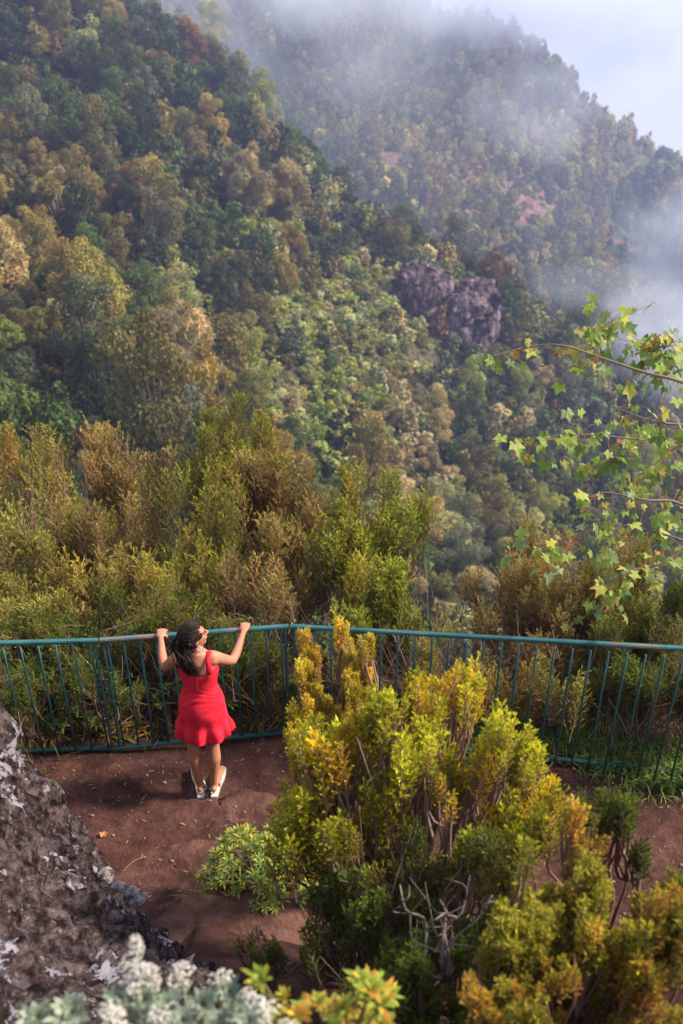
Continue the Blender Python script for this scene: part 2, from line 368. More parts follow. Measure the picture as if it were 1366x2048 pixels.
# trees on the near hillside: stations with a minimum gap, the three hundred largest in view as things
cand = []; cell = {}
def try_add(x, y, r):
    k = (int(x//8), int(y//8))
    for a in (-1, 0, 1):
        for b in (-1, 0, 1):
            for q in cell.get((k[0]+a, k[1]+b), ()):
                if (q[0]-x)**2+(q[1]-y)**2 < (.5*(r+q[2]))**2: return
    cell.setdefault(k, []).append((x, y, r)); cand.append((x, y, r))
xs = rng.uniform(-150, 120, 22000); ys = rng.uniform(42, 268, 22000); rs_ = 2.5+4.4*rng.random(22000)**1.6
zs = hill_z(xs, ys)
px, py, dp = proj(np.stack([xs, ys, zs+4], -1))
def clearing(px, py):      # the scrubby open slope and the cliff carry no tall trees
    a = (((px-640-(py-760)*.12)/120)**2+((py-760)/230)**2 < 1)
    b = (px > 790) & (px < 985) & (py > 560) & (py < 750)
    c = (((px-730)/75)**2+((py-590)/100)**2 < 1)
    return a | b | c
for x, y, r, a, b in zip(xs, ys, rs_, px, py):
    if clearing(a, b): 
        if r > 3.0 or rng.random() < .8: continue
    if a > 600: r = 2.3+(r-2.6)*.6
    try_add(x, y, r)
T = np.array(cand); z = hill_z(T[:, 0], T[:, 1])
px, py, dp = proj(np.stack([T[:, 0], T[:, 1], z+T[:, 2]], -1))
# hidden behind the crest?
def seen(x, y, z, top):
    s = np.linspace(.1, .96, 40)[:, None]; X_ = x[None]*s; Y_ = y[None]*s; Z_ = CH+(z+top-CH)[None]*s
    return (hill_z(X_, Y_) < Z_+1).all(0)
vis = seen(T[:, 0], T[:, 1], z, T[:, 2]*1.6) & (px > -60) & (px < 1430) & (py > -80) & (py < 1230)
size = np.where(vis, T[:, 2]/dp, -1)
order = np.argsort(-size); nvis = int(vis.sum()); print('near hill trees', len(T), 'seen', nvis)
ind = order[:min(300, nvis)]; rest = order[min(300, nvis):]

def kind_at(px, py, rng):
    w = {'dark': 2.2, 'green': 3, 'olive': 3, 'lime': .8, 'grey': 1.2, 'rust': .35, 'tan': .5, 'yellow': .5, 'pale': .3}
    if px < 520 and py < 900: w.update(dark=3.5, olive=3.6, rust=.35, tan=.5, yellow=1.0, lime=.3)
    if px < 330 and 280 < py < 640: w.update(rust=1.4, yellow=3.6, tan=1.6)
    if px > 480 and py > 330: w.update(dark=1.2, lime=2.0, olive=3, pale=1.2, yellow=1.0)  # mix of kinds weighted paler from here rightward, painting the slope's sunlight into crowns
    if px > 700 and py > 740: w.update(grey=3, green=2.0, pale=2.4, lime=1.3, tan=1.3, olive=1.8, dark=1.2)
    if ((px-835-(py-930)*.3)/70)**2+((py-930)/165)**2 < 1: w = {'tan': 5, 'pale': 1.5}
    if py < 250: w.update(rust=.3, tan=.2)
    k = list(w); q = np.array(list(w.values())); nn_ = np.array([float(vnoise(np.array([[px/130., py/110., 3.7*j_]]), 88)[0]) for j_ in range(len(k))])
    q = q*np.exp(2.6*nn_); return k[rng.choice(len(k), p=q/q.sum())]
LOOK = {'dark': 'dark green', 'green': 'mid green', 'olive': 'olive green', 'lime': 'yellow green', 'grey': 'grey green', 'rust': 'rust brown', 'tan': 'pale tan', 'yellow': 'mustard yellow', 'pale': 'pale cream green'}
FORM = {'round': 'round crowned', 'tall': 'tall narrow', 'wide': 'broad crowned', 'twig': 'half bare'}
def region(px, py):
    if py < 200: a = 'high in the mist'
    elif py < 420: a = 'on the upper slope'
    elif py < 620: a = 'on the middle slope'
    elif py < 860: a = 'on the lower slope'
    else: a = 'low in the valley'
    if py < 620: b = 'far left' if px < 200 else 'left' if px < 400 else 'above the woman' if px < 560 else 'by the ridge edge' if px < 780 else 'above the cliff'
    else: b = 'far left' if px < 250 else 'behind the heaths' if px < 520 else 'beside the clearing' if px < 780 else 'below the cliff' if px < 1000 else 'behind the maple'
    return a+' '+b
info = []
for i in ind:
    kn = kind_at(px[i], py[i], rng); 
    twig = kn in ('tan', 'rust') and rng.random() < .75 or (kn == 'yellow' and rng.random() < .3)
    ch = [j for j, p in enumerate(PROTO) if (p[0] == 'twig') == twig]
    info.append((i, kn, ch[rng.integers(len(ch))]))
bykey = {}
for t in info:
    i, kn, pj = t; bykey.setdefault((LOOK[kn], FORM[PROTO[pj][0]], region(px[i], py[i])), []).append(t)
ORD = ['', 'second ', 'third ', 'fourth ', 'fifth ', 'sixth ', 'seventh ', 'eighth ', 'ninth ', 'tenth ', 'eleventh ', 'twelfth ', 'thirteenth ', 'fourteenth ', 'fifteenth ']
for (lk, fm, rg), ts in bykey.items():
    ts.sort(key=lambda t: px[t[0]])
    for q, (i, kn, pj) in enumerate(ts):
        lb = '%s %s tree %s' % (lk, fm, rg)
        if len(ts) > 1: lb += (', leftmost' if q == 0 else ', %sfrom left' % ORD[min(q, 14)])
        r = T[i, 2]; sc = r*.74
        o = thing('hillside_tree', (T[i, 0], T[i, 1], z[i]-.3), lb, 'tree', 'trees covering the near hillside', rng.uniform(0, 6.28))
        o.scale = (sc*rng.uniform(.9, 1.1), sc*rng.uniform(.9, 1.1), sc*rng.uniform(.9, 1.25)); o.rotation_euler[0] = rng.normal(0, .06); o.rotation_euler[1] = rng.normal(0, .06)
        c = bpy.data.objects.new('crown', PROTO[pj][1]); COL.objects.link(c); c.parent = o
        tn = np.array(PAL[kn])*rng.uniform(.8, 1.25)*np.array([rng.uniform(.94, 1.1), 1, rng.uniform(.8, 1.05)]); c.color = (*tn, 1)
        c = bpy.data.objects.new('trunk', PROTO[pj][2]); COL.objects.link(c); c.parent = o
# the rest of the wood, and the low cover between trees
P = np.stack([T[rest, 0], T[rest, 1], z[rest]-.5], -1); sc = T[rest, 2]*.74
tn = np.array([PAL[kind_at(px[i], py[i], rng)] for i in rest])*rng.uniform(.75, 1.25, (len(rest), 1))
wood('hillside_woodland', P, np.stack([sc, sc, sc*1.1], 1), rng.choice(5, len(rest), p=[.3, .25, .15, .1, .2]), tn, rng)
xs = rng.uniform(-150, 130, 52000); ys = 30+rng.uniform(0, 1, 52000)**.8*235; zs = hill_z(xs, ys)
a, b, d_ = proj(np.stack([xs, ys, zs+1], -1)); ok = (a > -150) & (a < 1500) & (b > -150) & (b < 1300)
xs, ys, zs, a, b, d_ = [q[ok][:24000] for q in (xs, ys, zs, a, b, d_)]
n = len(xs); cl = clearing(a, b)
tn = np.where(cl[:, None], tints(['lime', 'green', 'olive', 'pale', 'tan'], [4, 2.2, 2, 2.2, .8], n, rng)*1.25, tints(['dark', 'green', 'olive', 'tan', 'lime'], [3, 3, 2, .4, .6], n, rng))  # lighter scrub in the clearing, tints raised further to paint in sunlight
s = .4+1.3*rng.random(n)**2; s = np.where(cl, s*.95, s)
ok = ~((a > 815) & (a < 972) & (b > 585) & (b < 735) & (rng.random(n) < .8))
wood('undergrowth', np.stack([xs, ys, zs-.3], -1)[ok], np.stack([s, s, s*.8], 1)[ok], rng.choice(5, n, p=[.35, .1, .3, .05, .2])[ok], tn[ok], rng)
# the wood on the far mountain
xs = rng.uniform(-230, 330, 44000); ys = rng.uniform(255, 620, 44000); zs = far_z(xs, ys)
a, b, d_ = proj(np.stack([xs, ys, zs+2], -1)); ok = (a > 330) & (a < 1460) & (b > -120) & (b < 1000)
far_rock = ((((a-1060)/75)**2+((b-405)/70)**2 < 1) | (((a-790)/40)**2+((b-315)/35)**2 < 1) | (((a-1165)/25)**2+((b-190)/30)**2 < 1)); ok &= ~(far_rock & (rng.random(len(a)) < .8))
nz = fbm(np.stack([xs*.02, ys*.02, zs*.02], -1), 3, 31); rockz = (fbm(np.stack([xs*.035, ys*.035, zs*0], -1), 3, 77) > .62)
ok &= ~(rockz & (rng.random(len(xs)) < .75))
xs, ys, zs, nz = [q[ok][:26000] for q in (xs, ys, zs, nz)]; n = len(xs)
t1 = tints(['dark', 'green', 'olive', 'grey'], [3, 3, 2, 2], n, rng); t2 = tints(['olive', 'lime', 'tan', 'rust', 'yellow', 'pale'], [3, 2, 1, 1.3, 1.5, 1.5], n, rng)
tn = np.where((nz+rng.normal(0, .35, n) > .05)[:, None], t2, t1)*1.25
s = 1.0+2.0*rng.random(n)**1.5
wood('far_woodland', np.stack([xs, ys, zs-.8], -1), np.stack([s, s, s*rng.uniform(.9, 1.5, n)], 1), rng.choice(5, n, p=[.3, .25, .15, .08, .22]), tn, rng)
print('far wood', n)

# ------------------------------------------------------------------ rock cliffs
def cliff_mat(name, a, b, c):
    m, nt, o = mat(name); g = N(nt, 'ShaderNodeNewGeometry')
    p = N(nt, 'ShaderNodeBsdfPrincipled', i_Roughness=0.85)
    mp = N(nt, 'ShaderNodeMapping'); mp.inputs['Scale'].default_value = (.9, .9, .22); L(nt, g.outputs['Position'], mp.inputs[0])
    n = N(nt, 'ShaderNodeTexNoise', i_Scale=.8, i_Detail=8.0, i_Roughness=.7, i_Distortion=.5); L(nt, mp.outputs[0], n.inputs[0])
    r = ramp(nt, n.outputs[0], [(.42, a), (.5, b), (.60, c)]); L(nt, r.outputs[0], p.inputs['Base Color'])
    bp = N(nt, 'ShaderNodeBump', i_Strength=1.0, i_Distance=.8); L(nt, n.outputs[0], bp.inputs['Height']); L(nt, bp.outputs[0], p.inputs['Normal'])
    L(nt, p.outputs[0], o.inputs[0]); return m
M_cliff = cliff_mat('dark_basalt', (.018, .011, .015), (.085, .052, .062), (.25, .18, .20))
def hit(a, b, f, d0=60, d1=600):        # depth at which the line of sight meets a slope
    for d in np.arange(d0, d1, 1.0):
        p = W(a, b, d)
        if f(np.array([p[0]]), np.array([p[1]]))[0] > p[2]: return d
    return d1
CLF = []
def cliff(poly, f, label, seed, rel=1.0):
    dep = hit(*np.mean(np.array(poly), 0), f)-1.0
    # an irregular rock face: the outline polygon (where it stands on the slope), real depth behind it
    P_ = np.array([W(a, b, dep) for a, b in poly]); c = P_.mean(0)
    x0, x1, z0, z1 = P_[:, 0].min()-1, P_[:, 0].max()+1, P_[:, 2].min()-1, P_[:, 2].max()+1
    nx, nz_ = 90, 110; U, Vv = np.meshgrid(np.linspace(x0, x1, nx), np.linspace(z0, z1, nz_), indexing='ij')
    pn = np.stack([U*.25, Vv*.25, U*0], -1); Xs = U+1.5*fbm(pn*2.2, 5, seed+1, .65); Zs = Vv+1.5*fbm(pn*2.2, 5, seed+2, .65)
    ins = np.zeros(U.shape, bool); dmin = np.full(U.shape, 1e9); m_ = len(P_)
    for i in range(m_):
        a, b = P_[i, [0, 2]], P_[(i+1) % m_, [0, 2]]
        cr = ((a[1] > Zs) != (b[1] > Zs)) & (Xs < (b[0]-a[0])*(Zs-a[1])/(b[1]-a[1]+1e-12)+a[0]); ins ^= cr
        t = np.clip(((Xs-a[0])*(b[0]-a[0])+(Zs-a[1])*(b[1]-a[1]))/((b-a)**2).sum(), 0, 1); dmin = np.minimum(dmin, np.hypot(Xs-a[0]-t*(b[0]-a[0]), Zs-a[1]-t*(b[1]-a[1])))
    q = np.stack([U*.35, Vv*.07, U*0+seed], -1); ribs = np.round(vnoise(q*3, seed)*3)/3*1.5+np.abs(vnoise(q*7, seed+4))*1.0
    bulge = np.where(ins, np.minimum(dmin, .8)*1.6, -dmin*.8)
    y = c[1]+1.0-bulge*.35-rel*.75*ribs-rel*.6*fbm(np.stack([U*.6, Vv*.4, U*0], -1), 5, seed+6, .65)+(Vv-c[2])*.32
    CLF.extend([tuple(W(a_*.5+poly[(i_+1) % len(poly)][0]*.5+dx_, b_*.5+poly[(i_+1) % len(poly)][1]*.5+dy_, dep-2.5)) for i_, (a_, b_) in enumerate(poly) for dx_, dy_ in ((0, 4), (5, 0), (-5, 8))])
    CLF.extend([tuple(W(a_, b_+4, dep-2.5)) for a_, b_ in poly]); rc_ = np.random.default_rng(seed)
    for _ in range(9): CLF.append(tuple(W(*(np.array(poly).mean(0)+rc_.normal(0, .5, 2)*np.ptp(np.array(poly), axis=0)*.5), dep-2.0)))
    F = grid_faces(nx, nz_)[:, ::-1]; keep = (ins | (dmin < .7)).reshape(-1)[F].all(1)
    o = obj('rock_cliff', mesh_np('rock_cliff', np.stack([U, y, Vv], -1).reshape(-1, 3), F[keep], M_cliff)); sol = o.modifiers.new('thick', 'SOLIDIFY'); sol.thickness = 4; sol.offset = -1
    return tag(o, label, 'rock face', 'rock faces on the wooded hillside')
cliff([(812, 650), (818, 600), (830, 562), (878, 570), (872, 600), (850, 612), (848, 655), (838, 668)], hill_z, 'purple grey rock face on the wooded ridge, the smaller left one of two', 3)
cliff([(862, 680), (905, 630), (925, 600), (968, 590), (970, 625), (948, 660), (935, 700), (928, 742), (905, 738), (902, 700)], hill_z, 'larger dark streaked rock face on the wooded ridge, the right one of two', 8)
CLF = np.array(CLF); n = len(CLF); s = rng.uniform(.6, 1.8, n)
wood('cliff_edge_shrubs', CLF-[0, 0, 1.2], np.stack([s, s, s*.9], 1), rng.choice(5, n), tints(['green', 'olive', 'dark', 'lime', 'tan'], [3, 3, 2, 2, .6], n, rng), rng)

# ------------------------------------------------------------------ near ground: the earth terrace
def ramp01(a, b, x): t = np.clip((x-a)/(b-a), 0, 1); return t*t*(3-2*t)
def fence_base(x):       # y of the fence line
    return np.interp(x, [-2.62, -.41, 2.55], [5.40, 5.70, 5.20])
def fence_z(x): return np.interp(x, [-2.62, -.41, 2.55], [.05, .04, -.04])
def ground_z(x, y):
    x = np.asarray(x, float); y = np.asarray(y, float)
    p = np.stack([x, y, x*0], -1)
    base = fence_z(x)-.06 + .028*fbm(p*.9, 4, 21)+.006*fbm(p*9, 2, 24)
    near = np.clip(4.15-y-.25*np.sin(x*1.3)+.15*vnoise(p*1.2, 6), 0, None)
    base = base+ np.where(x > -.9, .55*near+.12*near**2, .12*near+.10*near**2)*ramp01(0, .5, near)
    base = base+ .10*ramp01(.0, .12, .55-np.hypot((x+.75)/.9, (y-4.2)/.55)+.12*vnoise(p*2.5, 9))*ramp01(-.9, -.6, x)
    beyond = np.clip(y-(fence_base(x)+.55), 0, None)
    base = base-.28*beyond-.75*np.clip(beyond-.9, 0, None)-.9*np.clip(beyond-2.2, 0, None)
    return base
gx = np.linspace(-7, 7, 340); gy = np.linspace(-1.5, 9.2, 300); X, Y = np.meshgrid(gx, gy, indexing='ij')
Zg = ground_z(X, Y); Zg = np.minimum(Zg, 3.7)
m, nt, o_ = mat('red_brown_earth'); g = N(nt, 'ShaderNodeNewGeometry')
p = N(nt, 'ShaderNodeBsdfPrincipled', i_Roughness=.9); p.inputs['Specular IOR Level'].default_value = .15
n1 = N(nt, 'ShaderNodeTexNoise', i_Scale=1.6, i_Detail=8.0, i_Roughness=.65, i_Distortion=.4); L(nt, g.outputs['Position'], n1.inputs[0])
r = ramp(nt, n1.outputs[0], [(.34, (.038, .017, .016)), (.5, (.078, .034, .029)), (.66, (.135, .066, .055))])
v = N(nt, 'ShaderNodeTexVoronoi', i_Scale=38.0); L(nt, g.outputs['Position'], v.inputs[0])
vr = ramp(nt, v.outputs['Distance'], [(.08, (.34, .25, .2)), (.15, (.0, .0, .0))])
n3 = N(nt, 'ShaderNodeTexNoise', i_Scale=7.0, i_Detail=3.0); L(nt, g.outputs['Position'], n3.inputs[0]); r3 = ramp(nt, n3.outputs[0], [(.55, (0, 0, 0)), (.62, (1, 1, 1))])
mu = N(nt, 'ShaderNodeMix', data_type='RGBA', blend_type='MULTIPLY'); mu.inputs['Factor'].default_value = 1; L(nt, vr.outputs[0], mu.inputs['A']); L(nt, r3.outputs[0], mu.inputs['B'])
ad = N(nt, 'ShaderNodeMix', data_type='RGBA', blend_type='ADD'); ad.inputs['Factor'].default_value = .5; L(nt, r.outputs[0], ad.inputs['A']); L(nt, mu.outputs['Result'], ad.inputs['B'])
n7 = N(nt, 'ShaderNodeTexNoise', i_Scale=11.0, i_Detail=10.0, i_Roughness=.8); L(nt, g.outputs['Position'], n7.inputs[0]); r7 = ramp(nt, n7.outputs[0], [(.35, (.55, .5, .5)), (.5, (1, 1, 1)), (.66, (1.5, 1.4, 1.35))])
m7 = N(nt, 'ShaderNodeMix', data_type='RGBA', blend_type='MULTIPLY'); m7.inputs['Factor'].default_value = 1; L(nt, ad.outputs['Result'], m7.inputs['A']); L(nt, r7.outputs[0], m7.inputs['B'])
L(nt, m7.outputs['Result'], p.inputs['Base Color'])
n2 = N(nt, 'ShaderNodeTexNoise', i_Scale=30.0, i_Detail=6.0, i_Roughness=.7); L(nt, g.outputs['Position'], n2.inputs[0])
b_ = N(nt, 'ShaderNodeBump', i_Strength=.9, i_Distance=.03); L(nt, n2.outputs[0], b_.inputs['Height']); L(nt, b_.outputs[0], p.inputs['Normal'])
L(nt, p.outputs[0], o_.inputs[0]); M_earth = m
tag(obj('ground', mesh_np('ground', np.stack([X, Y, Zg], -1).reshape(-1, 3), grid_faces(len(gx), len(gy)), M_earth, smooth=True)), kind='structure')
def gz(x, y): return float(ground_z(np.array([x]), np.array([y]))[0])

# ------------------------------------------------------------------ the big lichened rock at left
m, nt, o_ = mat('lichened_rock'); g = N(nt, 'ShaderNodeNewGeometry')
p = N(nt, 'ShaderNodeBsdfPrincipled', i_Roughness=1.0); p.inputs['Specular IOR Level'].default_value = .05
n1 = N(nt, 'ShaderNodeTexNoise', i_Scale=11.0, i_Detail=10.0, i_Roughness=.8); L(nt, g.outputs['Position'], n1.inputs[0])
r = ramp(nt, n1.outputs[0], [(.42, (.012, .008, .009)), (.5, (.052, .036, .038)), (.58, (.13, .10, .105))])
n4 = N(nt, 'ShaderNodeTexNoise', i_Scale=3.2, i_Detail=7.0, i_Roughness=.75, i_Distortion=.3); L(nt, g.outputs['Position'], n4.inputs[0])
r4 = ramp(nt, n4.outputs[0], [(.575, (0, 0, 0)), (.60, (.9, .9, .9))])
mm = N(nt, 'ShaderNodeMix', data_type='RGBA'); L(nt, r4.outputs[0], mm.inputs['Factor']); L(nt, r.outputs[0], mm.inputs['A']); mm.inputs['B'].default_value = (.36, .35, .42, 1)
n5 = N(nt, 'ShaderNodeTexNoise', i_Scale=22.0, i_Detail=5.0, i_Roughness=.8); L(nt, g.outputs['Position'], n5.inputs[0])
r5 = ramp(nt, n5.outputs[0], [(.62, (0, 0, 0)), (.66, (.75, .75, .75))])
m5 = N(nt, 'ShaderNodeMix', data_type='RGBA'); L(nt, r5.outputs[0], m5.inputs['Factor']); L(nt, mm.outputs['Result'], m5.inputs['A']); m5.inputs['B'].default_value = (.30, .28, .31, 1)
L(nt, m5.outputs['Result'], p.inputs['Base Color'])
b_ = N(nt, 'ShaderNodeBump', i_Strength=1.0, i_Distance=.03); L(nt, n5.outputs[0], b_.inputs['Height']); L(nt, b_.outputs[0], p.inputs['Normal'])
L(nt, p.outputs[0], o_.inputs[0]); M_rock = m
rk = [tuple(W(*q)) for q in [(0, 1398, 5.6), (35, 1460, 5.55), (60, 1540, 5.6), (0, 1600, 4.9), (110, 1640, 5.6), (50, 1760, 4.3), (150, 1720, 5.5), (215, 1770, 5.5), (150, 1850, 4.5), (290, 1830, 5.4),
       (300, 1930, 4.4), (430, 1920, 5.0), (530, 1965, 4.9), (600, 2040, 4.6), (0, 1900, 3.6), (100, 2040, 2.9), (300, 2040, 3.4), (-300, 1500, 4.6), (-300, 1900, 3.4), (-300, 1250, 5.6)]]
edge = [W(-40, 1398, 5.9), W(60, 1500, 6.2), W(130, 1640, 6.25), W(230, 1770, 6.0), W(330, 1880, 5.7), W(560, 1975, 5.35)]
for e in edge: rk.append((e[0]+.10, e[1]+.16, gz(e[0], e[1])-.45))
rk += [(0.2, 1.0, 2.9), (-1.5, .5, 3.6), (-3, .5, 3.8), (-4, 3, 3.2), (.6, 2.2, 1.3), (-3.0, 5.3, .1), (-4, 5, 1.2), (.3, 3.0, .3)]
FR = rbf(rk, .002)
gx = np.arange(-4.2, .9, .022); gy = np.arange(.2, 5.3, .022); X, Y = np.meshgrid(gx, gy, indexing='ij')
Z = FR(X, Y); V = np.stack([X, Y, np.minimum(Z, 3.7)], -1)
gr = np.gradient(V, axis=(0, 1)); Nn = np.cross(gr[0], gr[1]); Nn /= np.linalg.norm(Nn, axis=-1)[..., None]
q = V.reshape(-1, 3); ds = .10*fbm(q*1.6, 3, 51)+.055*(.5-np.abs(vnoise(q*4.2, 52)))+.030*(.5-np.abs(vnoise(q*9.5, 55)))+.035*fbm(q*14, 4, 53, .7)+.03*np.abs(vnoise(q*22, 54))+.02*fbm(q*40, 2, 58)-.045
V = (q+Nn.reshape(-1, 3)*ds[:, None])
F = grid_faces(len(gx), len(gy)); zc = V[F].mean(1); keep = zc[:, 2] > ground_z(zc[:, 0], zc[:, 1])-.22
o = obj('boulder', mesh_np('boulder', V, F[keep], M_rock, smooth=False))
tag(o, 'huge dark volcanic rock with white lichen patches at the left edge of the path', 'rock')

def pebble(name, c, r, m, seed, label, cat, group=None, squash=(1, 1, .7)):
    bm = bmesh.new(); bmesh.ops.create_icosphere(bm, subdivisions=4, radius=1)
    co = np.array([v.co for v in bm.verts]); s = 1+.22*fbm(co*1.3+seed*3.1, 3, seed)+.06*fbm(co*6, 2, seed)
    for v_, k in zip(bm.verts, s): v_.co = Vector(np.array(v_.co)*k*r*np.array(squash))
    me = bpy.data.meshes.new(name); bm.to_mesh(me); bm.free(); me.materials.append(m)
    for f in me.polygons: f.use_smooth = True
    o = bpy.data.objects.new(name, me); COL.objects.link(o); o.location = c; return tag(o, label, cat, group)
M_stone = simple('grey_stone', (.30, .27, .28), .95, .5, 14, .8, 50, .1, col2=(.07, .05, .048), lo=.42, hi=.56)
for k, (a, b, dd, r, lb) in enumerate([(222, 1748, 5.78, .055, 'small grey lichened stone on the rock edge by the path, leftmost of three'),
        (248, 1780, 5.62, .075, 'rounded grey stone on the rock edge by the path, middle of three'), (278, 1792, 5.58, .080, 'round pale topped stone on the rock edge by the path, rightmost of three')]):
    pebble('stone', W(a-12, b+6, dd+.03), r, M_stone, k+4, lb, 'stone', 'stones on the rock edge', (1, 1, .85))
M_slab = simple('trodden_stone', (.14, .072, .058), .95, .45, 5, .8, 35, .1, col2=(.065, .030, .026))
for k, (a, b, zz, rx, ry, lb) in enumerate([(590, 1612, .0, .62, .22, 'flat worn step stone in the earth path right of the woman'),
        (440, 1700, .02, .40, .20, 'flat reddish slab in the path left of the green shrub'), (500, 1870, .35, .62, .30, 'broad sloping brown rock slab below the green shrub')]):
    c = WZ(a, b, zz); c[2] = gz(c[0], c[1])-.02+(.02 if k == 2 else .0); 
    pebble('stone_slab', c, 1.0, M_slab, 20+k, lb, 'stone slab', None, (rx, ry, (.018, .028, .07)[k]))

# ------------------------------------------------------------------ fence
m, nt, o_ = mat('green_paint'); tc = N(nt, 'ShaderNodeTexCoord'); g = N(nt, 'ShaderNodeNewGeometry')
p = N(nt, 'ShaderNodeBsdfPrincipled', i_Roughness=.42); p.inputs['Specular IOR Level'].default_value = .5
n1 = N(nt, 'ShaderNodeTexNoise', i_Scale=3.0, i_Detail=8.0, i_Roughness=.7); L(nt, g.outputs['Position'], n1.inputs[0])
r = ramp(nt, n1.outputs[0], [(.3, (.007, .05, .055)), (.57, (.014, .085, .09)), (.62, (.06, .10, .09)), (.68, (.24, .16, .12))])
L(nt, r.outputs[0], p.inputs['Base Color']); b_ = N(nt, 'ShaderNodeBump', i_Strength=.3, i_Distance=.004); L(nt, n1.outputs[0], b_.inputs['Height']); L(nt, b_.outputs[0], p.inputs['Normal'])
L(nt, p.outputs[0], o_.inputs[0]); M_paint = m
m, nt, o_ = mat('worn_rail_paint'); g = N(nt, 'ShaderNodeNewGeometry')
p = N(nt, 'ShaderNodeBsdfPrincipled', i_Roughness=.38)
n1 = N(nt, 'ShaderNodeTexNoise', i_Scale=2.2, i_Detail=9.0, i_Roughness=.72); L(nt, g.outputs['Position'], n1.inputs[0])
r = ramp(nt, n1.outputs[0], [(.38, (.015, .085, .095)), (.54, (.035, .14, .15)), (.60, (.12, .12, .11)), (.68, (.24, .15, .11))]); L(nt, r.outputs[0], p.inputs['Base Color'])
L(nt, p.outputs[0], o_.inputs[0]); M_rail = m
def bar(P0, P1, w, h, bev=.006):
    """a bevelled flat bar between two points, up = z"""
    P0, P1 = Vector(P0), Vector(P1); d = P1-P0; Ln = d.length; bm = bmesh.new(); bmesh.ops.create_cube(bm, size=1)
    for v_ in bm.verts: v_.co = Vector((v_.co.x*Ln, v_.co.y*w, v_.co.z*h))
    bmesh.ops.bevel(bm, geom=bm.edges[:], offset=bev, segments=2, affect='EDGES')
    q = d.to_track_quat('X', 'Z'); M4 = Matrix.LocRotScale((P0+P1)/2, q, None); bm.transform(M4)
    me = bpy.data.meshes.new('bar'); bm.to_mesh(me); bm.free(); return me
bm = bmesh.new(); bmesh.ops.create_cone(bm, segments=10, radius1=.0085, radius2=.0085, depth=1, cap_ends=True)
bal = bpy.data.meshes.new('baluster'); bm.to_mesh(bal); bm.free(); bal.materials.append(M_paint)
for f in bal.polygons: f.use_smooth = len(f.vertices) == 4
def fence_top(x): return np.interp(x, [-2.62, -.41, 2.55], [1.16, 1.14, 1.235])
def FP(x, top): return Vector((x, float(fence_base(x)), float(fence_top(x) if top else fence_z(x))))
def fence(x0, x1, n, label):
    e0, e1 = x0 < -2.7, False
    def pt(x, top):
        return FP(x, top)
    c = (pt(x0, 0)+pt(x1, 0))/2; t = thing('metal_fence', c, label, 'fence', 'green railing panels along the terrace edge')
    me = bar(pt(x0, 1), pt(x1, 1), .046, .026); me.materials.append(M_rail); o = obj('top_rail', me, t)
    me = bar(pt(x0, 0), pt(x1, 0), .040, .016, .003); me.materials.append(M_paint); o = obj('bottom_rail', me, t)
    for i in range(n):
        x = x0+(x1-x0)*(i+.5)/n; a, b = pt(x, 0), pt(x, 1)
        o = bpy.data.objects.new('baluster', bal); COL.objects.link(o); o.parent = t
        o.location = (a+b)/2-t.location; o.scale = (1, 1, (b-a).length-.02)
        o.rotation_euler = (b-a+Vector((random.uniform(-.006, .006), 0, 0))).to_track_quat('Z', 'Y').to_euler()
    for x in (x0+.03, x1-.03):
        a, b = pt(x, 0), pt(x, 1); ac = Acc(); tube(ac, [a-Vector((0, 0, .35)), a, (a+b)/2, b-Vector((0, 0, .01))], .013, 10)
        o = obj('post', ac.mesh('post', M_paint, True), t)
random.seed(3)
fence(-3.9, -1.86, 16, 'green metal railing panel at the far left, dark balusters and bottom bar')
fence(-1.855, -.415, 12, 'green metal railing panel the woman holds, worn brown patch on its rail')
fence(-.405, 3.6, 31, 'long green metal railing panel running right from the corner')

# ------------------------------------------------------------------ heath shrubs
def plume(seed, nt_=22, nl=20, wide=.3):
    """one upright heath spray of length 1 along z: positions, normals-free leaf cards and how far out each is"""
    rng = np.random.default_rng(seed); V = []; lev = []; S = []
    bx, by = rng.uniform(-.12, .12, 2)
    def axis(t): return np.array([bx*t*t, by*t*t, t])
    for i in range(nt_):
        t0 = .08+.92*(i/nt_)**.9; a = i*2.4+rng.uniform(-.5, .5); ln = (wide+.06)*(1.15-t0*.75)*rng.uniform(.7, 1.2)
        d = np.array([math.cos(a)*.62, math.sin(a)*.62, .8]); p0 = axis(t0)
        S.append((p0, p0+d*ln*.9))
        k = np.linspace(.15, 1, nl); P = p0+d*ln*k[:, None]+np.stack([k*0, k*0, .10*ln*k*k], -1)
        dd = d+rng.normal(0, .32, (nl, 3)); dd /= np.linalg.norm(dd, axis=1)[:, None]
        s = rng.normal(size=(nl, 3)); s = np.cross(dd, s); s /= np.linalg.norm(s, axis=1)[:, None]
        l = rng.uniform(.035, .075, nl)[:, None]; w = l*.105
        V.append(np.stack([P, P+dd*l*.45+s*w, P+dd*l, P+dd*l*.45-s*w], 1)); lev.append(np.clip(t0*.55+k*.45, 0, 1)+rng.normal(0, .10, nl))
    return np.concatenate(V), np.concatenate(lev), S, axis
PL = [plume(s) for s in range(6)]
PLN = [plume(s+40, 26, 22, .17) for s in range(6)]
PLW = [plume(s+20, 22, 16, .42) for s in range(6)]
